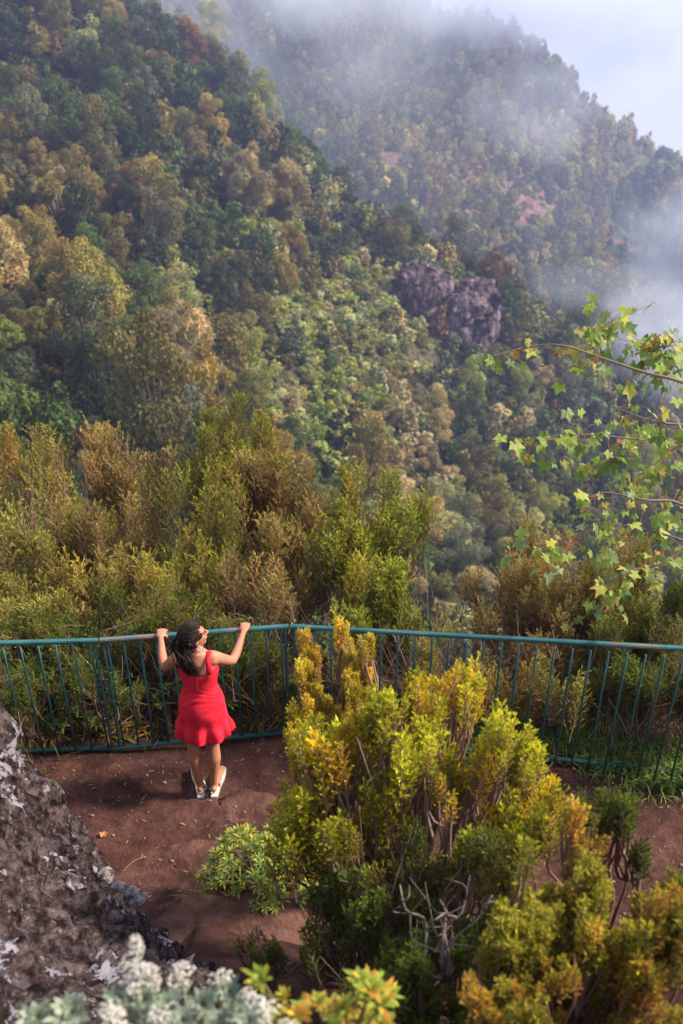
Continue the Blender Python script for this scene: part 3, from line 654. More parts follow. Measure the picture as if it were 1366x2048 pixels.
def heath(name, base, tips, label, pal, seed, n=160, plen=(.35, .6), group=None, wild=.35, stemcol=(.20, .125, .105), cat='shrub', mains=9, dens=PL, leafs=1.0, droop=0.0):
    """base point; tips = list of world points (x,y,z,r) where the crown's plumes gather; n plumes"""
    n = int(n*(1.2 if base[1] > 6 else 1)); dens = PL+PLN if dens is PL else dens
    rng = np.random.default_rng(seed); base = np.array(base, float); A = Acc(); St = Acc(); rad = Acc()
    tips = np.array([list(t)+[1.0] if len(t) == 4 else list(t) for t in tips], float)
    sub_ = []
    for t in tips:       # a crown is made of many wands with gaps between them
        k = 1 if t[3] < .1 else 6 if t[3] < .3 else 8
        for _ in range(k):
            d = rng.normal(size=3); d /= np.linalg.norm(d); d *= rng.random()**.4*rng.uniform(.8, 1.35)
            sub_.append([*(t[:3]+d*t[3]*.95*(k > 1)), t[3]*(1 if k == 1 else .34), t[4]/k*(t[3]/(t[3]*(1 if k == 1 else .34)))**2])
    tips = np.array(sub_); gold = rng.random(len(tips)) < (.3 if base[1] > 6 else .45); tn_ = rng.uniform(.65, 1.3, len(tips))
    w = tips[:, 4]*tips[:, 3]**2; w /= w.sum(); VV = []; CC = []
    stems = []
    for t in tips:
        for r_ in range(1):
            e = t[:3]+rng.normal(0, t[3]*.3, 3); m1 = base+(e-base)*.35+np.array([0, 0, .10*np.linalg.norm(e-base)])+rng.normal(0, .05, 3)
            m1[:2] = base[:2]+(e-base)[:2]*.25; b0 = base+np.array([*rng.normal(0, .06, 2), -.1])
            P = spline([b0, m1, base+(e-base)*.7+rng.normal(0, .05, 3), e], 12); stems.append(P)
            tube(St, P, np.linspace(.017, .0012, 12)*min(1.6, np.linalg.norm(e-base)/1.6), 5, np.array(stemcol)*rng.uniform(.7, 1.3))
    allp = np.concatenate([s[4:] for s in stems])
    pal = [np.array(c) for c in pal]
    for i in range(n):
        ti = rng.choice(len(tips), p=w); t = tips[ti]; d = rng.normal(size=3); d /= np.linalg.norm(d); d *= rng.uniform(.25, 1)**.5
        tip = t[:3]+d*t[3]; outd = (tip-base); outd /= np.linalg.norm(outd)+1e-9
        z = np.array([0, 0, 1.0])*.95+outd*.45+rng.normal(0, wild, 3)*.5+np.array([0, 0, -droop]); z /= np.linalg.norm(z)
        ln = rng.uniform(*plen); p0 = tip-z*ln
        x = np.cross(z, rng.normal(size=3)); x /= np.linalg.norm(x); y = np.cross(z, x); Mx = np.stack([x, y, z], 0)*ln
        V, lev, S, ax = dens[rng.integers(len(dens))]
        if leafs != 1.0:
            c0 = V[:, :1]; V = c0+(V-c0)*leafs
        VV.append((V.reshape(-1, 3)@Mx)+p0)
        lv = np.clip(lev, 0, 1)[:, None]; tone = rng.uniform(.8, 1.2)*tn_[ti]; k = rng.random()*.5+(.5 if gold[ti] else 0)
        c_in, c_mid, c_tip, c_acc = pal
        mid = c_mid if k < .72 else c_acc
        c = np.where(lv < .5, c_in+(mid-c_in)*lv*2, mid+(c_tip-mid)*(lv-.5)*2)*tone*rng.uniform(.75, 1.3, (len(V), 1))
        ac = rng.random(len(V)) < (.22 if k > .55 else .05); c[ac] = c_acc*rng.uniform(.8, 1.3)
        CC.append(np.repeat(c, 4, axis=0))
        tube(St, np.array([ax(0), ax(.35), ax(.7), ax(1.0)])@Mx+p0, np.array([.006, .005, .004, .002])*.8, 3, np.array(stemcol)*1.25, cap=False)
        for s0, s1 in S[::2]:
            tube(St, np.array([s0, s1])@Mx+p0, [.0022, .0012], 3, np.array(stemcol)*1.5, cap=False)
        j = allp[np.argmin(((allp-(p0-np.array([0, 0, .25])))**2).sum(1))]
        if rng.random() < .8: tube(St, spline([j, (j+p0)/2+np.array([0, 0, -.05])+rng.normal(0, .02, 3), p0, p0+z*.05], 6), np.linspace(.009, .005, 6), 4, np.array(stemcol)*rng.uniform(.8, 1.3), cap=False)
    VV = np.concatenate(VV); F = np.arange(len(VV)).reshape(-1, 4)
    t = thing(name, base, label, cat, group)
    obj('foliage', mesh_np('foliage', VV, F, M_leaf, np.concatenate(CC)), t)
    obj('stems', St.mesh('stems', M_twig, True), t)
    return t
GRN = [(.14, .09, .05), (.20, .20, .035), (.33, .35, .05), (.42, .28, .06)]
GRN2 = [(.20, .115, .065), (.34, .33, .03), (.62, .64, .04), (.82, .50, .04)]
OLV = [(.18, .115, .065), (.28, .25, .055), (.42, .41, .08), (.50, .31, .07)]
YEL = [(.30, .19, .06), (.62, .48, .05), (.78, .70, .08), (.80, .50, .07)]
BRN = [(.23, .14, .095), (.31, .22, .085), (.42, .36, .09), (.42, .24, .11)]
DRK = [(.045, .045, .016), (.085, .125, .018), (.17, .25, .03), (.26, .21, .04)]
def TP(px, py, d, r, w=1): p = W(px, py, d); return (p[0], p[1], p[2], r, w)
G1 = 'tree heath shrubs growing behind the railing'
heath('heath_shrub', (-3.2, 7.5, -1.6), [TP(30, 930, 9.5, .45), TP(110, 890, 9.5, .12, 2), TP(60, 880, 9.5, .1, 2), TP(90, 1010, 9.0, .6), TP(20, 1120, 8.8, .6), TP(140, 1130, 8.6, .5), TP(60, 1230, 8.3, .5)],
      'yellow and green tree heath at the far left behind the railing', OLV, 1, 210, (.4, .75), G1)
heath('heath_shrub', (-2.4, 7.6, -1.8), [TP(190, 900, 9.9, .3), TP(230, 960, 9.8, .5), TP(215, 875, 9.9, .12, 2), TP(325, 905, 9.8, .14, 2), TP(180, 860, 9.9, .08, 3), TP(290, 1030, 9.5, .55), TP(200, 1110, 9.0, .55), TP(260, 1190, 8.6, .5)],
      'rust tipped tree heath with a leaning bare topped spray, second from left', BRN, 2, 200, (.4, .75), G1, wild=.6)
heath('heath_shrub', (-1.4, 7.8, -1.9), [TP(450, 850, 10.2, .22), TP(470, 795, 10.2, .08, 3), TP(425, 830, 10.1, .08, 3), TP(530, 840, 10.0, .1, 3), TP(440, 900, 10.0, .42), TP(400, 1000, 9.4, .6), TP(500, 960, 9.8, .45), TP(430, 1110, 8.9, .6), TP(340, 1190, 8.5, .5)],
      'tallest tree heath behind the woman, bright green topmost sprays', GRN, 3, 300, (.45, .8), G1)
heath('heath_shrub', (-.7, 8.0, -2.0), [TP(530, 880, 10.5, .22), TP(540, 990, 9.8, .5), TP(570, 1080, 9.4, .5), TP(540, 1190, 8.7, .45)],
      'brown stemmed tree heath just left of the railing corner', BRN, 4, 190, (.4, .8), G1)
heath('heath_shrub', (-1.9, 6.9, -.9), [TP(150, 1240, 7.9, .4), TP(250, 1260, 7.8, .4), TP(380, 1220, 7.8, .4), TP(60, 1290, 7.7, .35)],
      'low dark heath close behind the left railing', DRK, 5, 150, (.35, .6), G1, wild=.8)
heath('heath_shrub', (.35, 7.9, -2.0), [TP(695, 960, 9.4, .16), TP(690, 935, 9.4, .07, 3), TP(850, 1000, 9.3, .1, 3), TP(790, 960, 9.4, .09, 3), TP(700, 1040, 9.2, .3), TP(810, 1000, 9.4, .25), TP(770, 1080, 9.0, .45), TP(690, 1150, 8.7, .45), TP(800, 1180, 8.6, .5), TP(740, 1240, 8.3, .4)],
      'upright deep green tree heath right of the railing corner', [(.07, .06, .02), (.15, .20, .025), (.44, .46, .05), (.55, .36, .06)], 6, 260, (.4, .75), G1)
heath('heath_shrub', (1.9, 7.6, -2.0), [TP(1090, 1110, 9.2, .4), TP(1030, 1180, 8.8, .45), TP(1130, 1200, 8.6, .45), TP(1050, 1270, 8.3, .45)],
      'rusty brown tree heath behind the right part of the railing', BRN, 7, 220, (.4, .75), G1)
heath('heath_shrub', (2.7, 7.3, -1.6), [TP(1230, 1160, 8.6, .45), TP(1200, 1280, 8.2, .45), TP(1290, 1230, 8.3, .4)],
      'mixed green and brown tree heath near the right edge behind the railing', OLV, 8, 190, (.4, .7), G1)
heath('heath_shrub', (3.1, 6.9, -1.0), [TP(1340, 1200, 7.8, .35), TP(1330, 1290, 7.6, .4), TP(1240, 1350, 7.4, .35), TP(1366, 1380, 7.2, .35)],
      'dark green bush at the right edge behind the railing', DRK, 9, 210, (.3, .55), G1)
heath('heath_shrub', (.9, 6.9, -1.3), [TP(880, 1290, 8.0, .25), TP(1000, 1350, 7.7, .3), TP(1110, 1380, 7.5, .3), TP(720, 1330, 7.8, .25)],
      'straggly low heath behind the middle of the right railing', OLV, 10, 110, (.3, .55), G1, wild=.8)
heath('heath_shrub', (-2.6, 6.5, -.7), [TP(60, 1350, 7.4, .25), TP(150, 1330, 7.5, .28), TP(230, 1350, 7.3, .22), TP(20, 1420, 7.1, .2)],
      'low brown heath pressed against the far left railing', DRK, 17, 90, (.25, .5), G1, wild=.9)
heath('heath_shrub', (-.75, 6.7, -.8), [TP(470, 1330, 7.6, .25), TP(550, 1330, 7.6, .25), TP(500, 1270, 7.9, .3), TP(600, 1380, 7.4, .2)],
      'low tangled heath behind the railing right of the woman', DRK, 18, 130, (.25, .5), G1, wild=.9)
rngb = np.random.default_rng(66); A = Acc()
for k in range(1500):
    x = rngb.uniform(-3.6, 3.9); y = float(fence_base(x))+rngb.uniform(.25, 1.7); z0 = gz(x, y); d = rngb.normal(0, .28, 3); d[2] = abs(rngb.normal(.5, .25))
    p0 = np.array([x, y, z0]); e = p0+d; c_ = np.array([(.30, .22, .20), (.20, .13, .10), (.36, .24, .20), (.12, .09, .07)][rngb.integers(4)])*rngb.uniform(.6, 1.2)
    tube(A, spline([p0, (p0+e)/2+rngb.normal(0, .06, 3), e], 5), [.004, .0036, .003, .0025, .0012], 3, c_, cap=False)
tag(obj('dry_brushwood', A.mesh('dry_brushwood', M_twig)), 'tangle of thin dry stems behind the railing', kind='stuff')
ac = Acc()
for q, (a_, b_2) in enumerate([((328, 1480, 7.55), (300, 1230, 8.3)), ((335, 1470, 7.55), (365, 1310, 8.0)), ((332, 1440, 7.6), (262, 1210, 8.5))]):
    A0, A1 = W(*a_), W(*b_2); tube(ac, spline([A0, A0+(A1-A0)*.5+[.05*(-1)**q, 0, .02], A1], 8), np.linspace(.045-.008*q, .018, 8), 8, np.array((.028, .02, .017)))
tag(obj('tree_trunk', ac.mesh('tree_trunk', M_twig, True)), 'dark forked trunk behind the railing just left of the woman', 'tree')
# shrubs on this side
G2 = 'heath shrubs in front of the path'
rw = np.random.default_rng(501); wands = []
for k in range(78):
    a = rw.uniform(545, 1105); top = np.interp(a, [545, 600, 660, 740, 850, 950, 1000, 1060, 1110], [1520, 1470, 1440, 1420, 1355, 1345, 1420, 1480, 1560]); b = top+(1700-top)*rw.random()**1.7
    dd = np.interp(b, [1340, 1720], [4.5, 4.1])+rw.uniform(-.25, .35); wands.append(TP(a, b, dd, rw.uniform(.05, .095), 1))
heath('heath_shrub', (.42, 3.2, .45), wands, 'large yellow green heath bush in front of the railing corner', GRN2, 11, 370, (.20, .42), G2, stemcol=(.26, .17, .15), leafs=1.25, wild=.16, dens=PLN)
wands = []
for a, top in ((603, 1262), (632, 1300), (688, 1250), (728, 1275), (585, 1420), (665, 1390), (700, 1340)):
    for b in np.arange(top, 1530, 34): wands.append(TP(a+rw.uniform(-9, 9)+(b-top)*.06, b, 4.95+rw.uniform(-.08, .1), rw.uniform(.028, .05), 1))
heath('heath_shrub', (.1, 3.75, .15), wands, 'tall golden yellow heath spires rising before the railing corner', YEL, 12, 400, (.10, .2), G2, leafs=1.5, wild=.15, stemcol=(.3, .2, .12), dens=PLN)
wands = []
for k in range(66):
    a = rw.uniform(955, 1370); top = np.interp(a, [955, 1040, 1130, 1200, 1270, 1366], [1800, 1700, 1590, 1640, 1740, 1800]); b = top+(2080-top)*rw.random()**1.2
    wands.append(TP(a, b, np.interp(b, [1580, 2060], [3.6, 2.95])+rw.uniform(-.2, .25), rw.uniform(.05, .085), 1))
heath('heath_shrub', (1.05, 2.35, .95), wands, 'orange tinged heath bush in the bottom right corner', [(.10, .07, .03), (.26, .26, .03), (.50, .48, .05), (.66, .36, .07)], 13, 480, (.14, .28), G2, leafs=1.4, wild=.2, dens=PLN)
heath('heath_shrub', (1.35, 2.9, .9), [TP(1235, 1610, 3.9, .08), TP(1275, 1690, 3.8, .045), TP(1180, 1610, 3.9, .07), TP(1360, 1760, 3.7, .05)],
      'dark green heath sprigs over the path at right', DRK, 14, 70, (.16, .26), G2, leafs=1.3, wild=.2)
heath('heath_shrub', (-.1, 2.95, .75), [TP(500, 1880, 4.6, .07), TP(555, 1890, 4.6, .07), TP(530, 1910, 4.5, .09)],
      'small dark green heath sprout on the brown rock slab', DRK, 15, 34, (.10, .2), G2, leafs=1.2, wild=.25)
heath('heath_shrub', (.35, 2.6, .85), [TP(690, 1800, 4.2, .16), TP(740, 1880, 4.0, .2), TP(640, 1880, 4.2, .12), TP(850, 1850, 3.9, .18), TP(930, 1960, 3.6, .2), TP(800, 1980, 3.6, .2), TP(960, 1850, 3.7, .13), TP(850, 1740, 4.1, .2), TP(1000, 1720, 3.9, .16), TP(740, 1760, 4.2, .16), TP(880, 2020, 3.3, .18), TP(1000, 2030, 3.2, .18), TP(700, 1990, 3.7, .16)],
      'dark green heath at the foot of the large bush', DRK, 16, 420, (.14, .28), G2, leafs=1.4, wild=.4)
M_dead = simple('dead_wood', (.24, .19, .18), .85, .5, 20, .5, 60)
def dead(base, ends, label, seed, r=.010):
    rng = np.random.default_rng(seed); a = Acc()
    for e in ends:
        P = [np.array(base)]; e = np.array(e)
        for k in (.25, .5, .75): P.append(np.array(base)+(e-base)*k+rng.normal(0, .04, 3))
        P.append(e); P = spline(P, 14); tube(a, P, np.linspace(r, r*.4, 14), 6)
        for q in (6, 9, 11): tube(a, spline([P[q], P[q]+rng.normal(0, .04, 3)+[0, 0, .06], P[q]+rng.normal(0, .07, 3)+[0, 0, .14]], 6), np.linspace(r*.45, r*.15, 6), 5)
    return tag(obj('dead_branch', a.mesh('dead_branch', M_dead, True)), label, 'branch')
dead(W(890, 1960, 3.55), [W(800, 1770, 3.6), W(940, 1750, 3.6), W(880, 1800, 3.5), W(985, 1790, 3.55), W(820, 1830, 3.5)], 'bare twisted grey branches low in the foreground heath', 5, .009)
dead(np.array([1.75, 5.9, -.1]), [W(1075, 1400, 7.2), W(1110, 1440, 7.0), W(1130, 1400, 7.0)], 'pale dry forked twigs behind the right railing', 6, .008)

# ------------------------------------------------------------------ leafy plants
def leaf_strip(acc, p0, d, up, ln, w, c, seg=4, arch=.35, fold=.0):
    d = np.array(d, float); d /= np.linalg.norm(d); s = np.cross(d, up); s /= np.linalg.norm(s)+1e-9; nrm = np.cross(s, d)
    t = np.linspace(0, 1, seg+1); ctr = p0+d*ln*t[:, None]-np.array([0, 0, 1])*(arch*ln*t**2)[:, None]
    ww = w*np.sin(np.clip(t*.88+.12, 0, 1)*math.pi)**.7; ww[-1] = .0005
    V = np.concatenate([ctr-s*ww[:, None]*.5, ctr+s*ww[:, None]*.5]); n = seg+1
    F = [(i, i+1, n+i+1, n+i) for i in range(seg)]; acc.add(V, F, c)
def rosette(acc, c, axis, R_, n, w, cols, rng, arch=.3, seg=4):
    axis = np.array(axis, float); axis /= np.linalg.norm(axis); x = np.cross(axis, [.3, .5, .1]); x /= np.linalg.norm(x); y = np.cross(axis, x)
    for i in range(n):
        a = i*2.4; e = .25+.95*(1-i/n)+rng.uniform(-.12, .12); d = (x*math.cos(a)+y*math.sin(a))*math.sin(e)+axis*math.cos(e)
        leaf_strip(acc, np.array(c), d, axis, R_*rng.uniform(.75, 1.1)*(1-.4*i/n), w, cols[rng.integers(len(cols))]*rng.uniform(.8, 1.2), seg, arch)
def leafy_shrub(name, label, cat, base, heads, R_, nl, w, cols, seed, group=None, stemcol=(.16, .13, .06), arch=.3):
    rng = np.random.default_rng(seed); A = Acc(); S = Acc(); base = np.array(base, float); cols = [np.array(c) for c in cols]
    for h in heads:
        h = np.array(h); ax = (h-base)/np.linalg.norm(h-base)*.5+[0, 0, .8]+rng.normal(0, .15, 3)
        tube(S, spline([base+rng.normal(0, .02, 3), base+(h-base)*.5+[0, 0, .02]+rng.normal(0, .02, 3), h], 7), np.linspace(.006, .003, 7), 5, np.array(stemcol))
        rosette(A, h, ax, R_*rng.uniform(.8, 1.2), nl, w, cols, rng, arch)
    t = thing(name, base, label, cat, group); obj('leaves', A.mesh('leaves', M_leaf), t); obj('stems', S.mesh('stems', M_twig), t); return t
rng = np.random.default_rng(77)
# green leafy shrub beside the path
hb = WZ(528, 1800, .15); heads = []
for k in range(170):
    a = rng.uniform(0, 6.28); e = math.acos(rng.uniform(.1, 1)); r = .41*rng.uniform(.7, 1.05)
    heads.append(hb+np.array([math.cos(a)*math.sin(e)*r*1.05, math.sin(a)*math.sin(e)*r*.9, math.cos(e)*r*1.05+.12]))
leafy_shrub('leafy_shrub', 'rounded light green leafy shrub with a few yellow leaves beside the earth path', 'shrub', hb, heads, .085, 16, .014,
            [(.30, .38, .09), (.22, .32, .07), (.38, .44, .12), (.16, .25, .06), (.55, .42, .06)], 31)
def grass(name, pts, label, seed, ln=(.15, .35), cols=((.07, .13, .02), (.12, .19, .03), (.20, .22, .05)), per=34, w=.006):
    rng = np.random.default_rng(seed); A = Acc()
    for (x, y, s) in pts:
        for k in range(per):
            a = rng.uniform(0, 6.28); e = rng.uniform(.1, 1.0); d = np.array([math.cos(a)*math.sin(e), math.sin(a)*math.sin(e), math.cos(e)])
            bx, by = x+rng.normal(0, s), y+rng.normal(0, s)
            leaf_strip(A, np.array([bx, by, gz(bx, by)-.01]), d, (0, 0, 1), rng.uniform(*ln), w, np.array(cols[rng.integers(len(cols))])*rng.uniform(.7, 1.3), 4, rng.uniform(.2, .7))
    return tag(obj(name, A.mesh(name, M_leaf)), label, 'grass', kind='stuff')
gp = [(WZ(a, b, .15)[0], WZ(a, b, .15)[1], .05) for a, b in [(430, 1810), (470, 1820), (520, 1840), (570, 1830), (620, 1820), (650, 1770), (660, 1830), (610, 1850), (680, 1740), (700, 1800), (740, 1830), (720, 1880), (680, 1900)]]
grass('grass', gp, 'long grass round the foot of the light green shrub', 41, (.18, .42), ((.09, .17, .03), (.14, .24, .04), (.22, .27, .07)), 50, .008)
gp = [(x, float(fence_base(x))+rng.uniform(.0, .6), .10) for x in np.linspace(1.15, 3.3, 26)]
grass('grass_verge', gp, 'green grass fringe under the right railing', 42, (.12, .30), ((.14, .24, .04), (.24, .34, .08), (.09, .16, .03)), 150, .010)
# strap leaved clumps behind the left railing
ys_ = [(.42, .26, .03), (.36, .20, .02), (.20, .22, .04), (.10, .15, .03), (.28, .16, .04)]
NM = ['far left corner', 'second from left', 'third from left', 'fourth from left', 'fifth from left', 'just left of the woman', 'hidden beside her skirt', 'right of her skirt', 'under the railing corner']
for k, x in enumerate([-2.45, -2.2, -1.98, -1.76, -1.55, -1.36, -1.1, -.72, -.5]):
    rr = np.random.default_rng(200+k); A = Acc(); y = float(fence_base(x))+rr.uniform(.16, .34); b = np.array([x, y, gz(x, y)-.01])
    for q in range(30):
        a = rr.uniform(0, 6.28); e = rr.uniform(.3, 1.25); d = (math.cos(a)*math.sin(e), math.sin(a)*math.sin(e), math.cos(e))
        leaf_strip(A, b+rr.normal(0, .03, 3)*[1, 1, 0], d, (0, 0, 1), rr.uniform(.16, .34), .017, np.array(ys_[rr.integers(5)])*rr.uniform(.7, 1.2), 6, rr.uniform(.4, 1.0))
    o = obj('strap_leaf_plant', A.mesh('strap_leaf_plant', M_leaf)); tag(o, 'yellowing strap leaved clump behind the left railing, '+NM[k], 'plant', 'strap leaved clumps behind the railing')
    hs = [np.array([x+rr.normal(0, .10), y+.12+rr.normal(0, .09), 0]) for _ in range(5)]; hs = [np.array([h[0], h[1], gz(h[0], h[1])+rr.uniform(.1, .32)]) for h in hs]
    leafy_shrub('rosette_plant', 'green rosette leaved plant behind the left railing, '+NM[k], 'plant', (x, y+.12, gz(x, y+.12)-.02), hs, .10, 18, .020, [(.14, .22, .04), (.09, .16, .03), (.20, .26, .06)], 230+k, 'rosette plants behind the railing')
gp = [(x, float(fence_base(x))+rng.uniform(.12, 1.2), .16) for x in np.linspace(-3.4, 3.6, 46)]
grass('ground_cover', gp, 'dry tangled ground cover below the shrubs behind the railing', 43, (.12, .34), ((.10, .09, .03), (.16, .12, .05), (.07, .09, .025), (.24, .15, .04)), 46, .008)

# plants at the bottom of the picture, on the near rock
SIL = [(.27, .33, .24), (.34, .40, .31), (.20, .27, .20)]
M_petal = leafmat('white_florets', 'col', .3, .8, .1)
def flower_head(acc, c, r, rng, n=26):
    for k in range(n):
        d = rng.normal(size=3); d[2] = abs(d[2]); d /= np.linalg.norm(d); q = c+d*r*np.array([1, 1, .55])
        bm = bmesh.new(); bmesh.ops.create_icosphere(bm, subdivisions=1, radius=r*.22); V = np.array([v_.co for v_ in bm.verts]); F = [[v_.index for v_ in f.verts] for f in bm.faces]; bm.free()
        V = V*rng.uniform(.8, 1.2, V.shape)+q
        for f in F: pass
        F = np.array([[a, b, c_, c_] for a, b, c_ in F]); yield V, F[:, :3], np.array((.74, .72, .66))*rng.uniform(.75, 1.1)
def tri_mesh(name, items, m):
    V = []; F = []; Cc = []; n = 0
    for v, f, c in items: V.append(v); F.append(f+n); n += len(v); Cc.append(np.broadcast_to(c, (len(v), 3)))
    return mesh_np(name, np.concatenate(V), np.concatenate(F), m, np.concatenate(Cc), True)
def white_plant(base, heads, label, seed, ros):
    rng = np.random.default_rng(seed); t = thing('flowering_plant', base, label, 'plant', 'white flowering plants on the near rock'); base = np.array(base); S = Acc(); A = Acc()
    for h, r in heads:
        tube(S, spline([base, base+(h-base)*.5+rng.normal(0, .01, 3), h], 8), .0035, 5, np.array((.30, .34, .24)))
        for k in (.35, .55, .75): rosette(A, base+(h-base)*k, (h-base), .05, 6, .008, [np.array(c) for c in SIL], rng)
        items = []
        for g_ in range(7): items += list(flower_head(None, h+rng.normal(0, r*.45, 3), r*.62, rng, 16))
        obj('flower_cluster', tri_mesh('flower_cluster', items, M_petal), t)
    for c, r in ros:
        tube(S, spline([base, (base+c)/2, c], 5), .005, 5, np.array((.25, .28, .2)))
        rosette(A, c, (rng.uniform(-.2, .2), -.35, .9), r, 26, r*.26, [np.array(c_) for c_ in SIL], rng, .15, 5)
    obj('leaves', A.mesh('leaves', M_leaf), t); obj('stems', S.mesh('stems', M_twig), t)
B = lambda a, b, d: W(a, b, d)
white_plant(B(290, 2130, 2.3), [(B(272, 1895, 2.25), .022), (B(290, 1945, 2.2), .026), (B(258, 1965, 2.2), .026), (B(305, 1975, 2.25), .02), (B(268, 1935, 2.2), .018)],
            'white everlasting flowers in the tallest cluster at bottom left', 1, [(B(290, 2000, 2.2), .05), (B(235, 2000, 2.2), .05), (B(340, 2010, 2.15), .055)])
white_plant(B(390, 2130, 2.4), [(B(362, 1940, 2.35), .03), (B(438, 1955, 2.4), .022), (B(300, 2020, 2.2), .02), (B(330, 2040, 2.1), .03)],
            'white everlasting flowers just left of the bottom centre', 2, [(B(410, 2010, 2.2), .06), (B(460, 1985, 2.3), .055), (B(370, 2040, 2.1), .05), (B(480, 2030, 2.1), .05)])
white_plant(B(550, 2140, 2.2), [(B(530, 2030, 2.1), .034), (B(230, 2040, 2.05), .028), (B(575, 2050, 2.1), .02), (B(490, 1990, 2.2), .016)],
            'low white everlasting flowers at the bottom edge beside the yellow plant', 3, [(B(500, 2045, 2.05), .05), (B(440, 2040, 2.1), .04)])
for k, (a, b, lb) in enumerate([(75, 2035, 'silvery rosette plant at the bottom left, left one of two'), (145, 2025, 'larger silvery rosette plant at the bottom left, right one of two')]):
    rr = np.random.default_rng(300+k); A = Acc(); c = B(a, b, 2.15); rosette(A, c, (.1, -.3, .9), .055+.02*k, 28, .018, [np.array(q) for q in SIL], rr, .1, 5)
    tube(A, spline([c+[0, .02, -.25], c+[0, .01, -.1], c], 5), .006, 5, np.array((.2, .2, .14)))
    tag(obj('rosette_plant', A.mesh('rosette_plant', M_leaf)), lb, 'plant', 'silvery rosette plants on the near rock')
rr = np.random.default_rng(9)
hs = [B(rr.uniform(500, 810), rr.uniform(1960, 2060), rr.uniform(2.2, 2.6)) for _ in range(34)]
leafy_shrub('yellow_plant', 'yellow green plant with orange leaves at the bottom centre edge', 'plant', B(650, 2200, 2.4), hs, .06, 13, .014,
            [(.35, .38, .05), (.22, .30, .04), (.28, .36, .05), (.50, .40, .05), (.50, .26, .05)], 51)

# ------------------------------------------------------------------ maple branches at the right edge
def maple_leaf(rng):
    an = []; rr_ = []
    for a, r in [(-150, .50), (-128, .66), (-108, .52), (-85, .62), (-62, .98), (-46, .66), (-32, .60), (-14, .84), (0, 1.15), (14, .84), (32, .60), (46, .66), (62, .98), (85, .62), (108, .52), (128, .66), (150, .50)]:
        an.append(R(a)); rr_.append(r*rng.uniform(.92, 1.08))
    an = np.array(an); rr_ = np.array(rr_); x = np.sin(an)*rr_; y = np.cos(an)*rr_; zz = rng.uniform(-.5, -.05)*(x*x+y*y)+rng.uniform(.0, .35)*np.abs(x)+rng.normal(0, .05, len(x))
    return np.stack([x, y, zz], -1)
M_maple = leafmat('maple_leaves', 'col', .45, .5, .3)
base = np.array([4.3, 7.4, gz(4.3, 7.4)-.3])
t = thing('maple_tree', base, 'autumn maple whose leafy branches reach in from the right edge', 'tree')
S = Acc(); rng = np.random.default_rng(12)
trunk = spline([base, base+[0.05, 0, 1.4], base+[-.1, -.1, 2.6], base+[.15, 0, 4.2], base+[.1, .1, 5.4]], 18); tube(S, trunk, np.linspace(.13, .04, 18), 9, np.array((.17, .14, .11)))
DM = 6.6
paths = [[(1520, 830), (1366, 765), (1290, 745), (1200, 715), (1120, 690), (1050, 695), (975, 715)], [(1366, 765), (1350, 730), (1310, 700), (1290, 690)], [(1200, 715), (1190, 670), (1225, 640)],
         [(1500, 860), (1366, 850), (1300, 840), (1230, 815)], [(1366, 850), (1290, 880), (1220, 920), (1170, 940)], [(1290, 880), (1180, 870), (1110, 875), (1060, 882)],
         [(1500, 1100), (1366, 1010), (1290, 1000), (1210, 985), (1170, 1000)], [(1366, 1080), (1300, 1060), (1230, 1050), (1180, 1060), (1120, 1080), (1050, 1105)],
         [(1500, 1000), (1345, 1115), (1270, 1140), (1215, 1165), (1200, 1210), (1180, 1230)], [(1366, 930), (1330, 1000), (1340, 1060), (1320, 1110)], [(1400, 700), (1340, 690), (1290, 700)], [(1480, 900), (1366, 890), (1310, 930), (1290, 960)]]
leafpts = []
for P_ in paths:
    off = rng.uniform(-.25, .25); Q = spline([W(a, b, DM+off+rng.uniform(-.08, .08)) for a, b in P_], 24); first = P_[0][0] > 1450
    tube(S, Q, np.linspace(.014 if first else .006, .0022, 24), 6, np.array((.20, .15, .13)))
    if first:
        j = trunk[np.argmin(np.abs(trunk[:, 2]-(Q[0][2]-.3)))]; tube(S, spline([j, (j+Q[0])/2+[0, 0, .1], Q[0]], 6), np.linspace(.03, .014, 6), 7, np.array((.17, .14, .11)))
    for q in Q[5:]:
        x_, y_, _ = proj(q)
        leafpts += [q]*rng.choice([1, 2, 3, 5], p=[.45, .3, .2, .05])
LV = []; LF = []; LC = []; n = 0
colz = [(.22, .33, .05), (.36, .44, .09), (.15, .25, .06), (.26, .36, .14), (.46, .44, .08), (.50, .16, .04), (.50, .30, .06), (.28, .09, .04)]
pw = np.array([3, 3, 2.4, 2.4, 1.8, .35, .7, .5]); pw /= pw.sum()
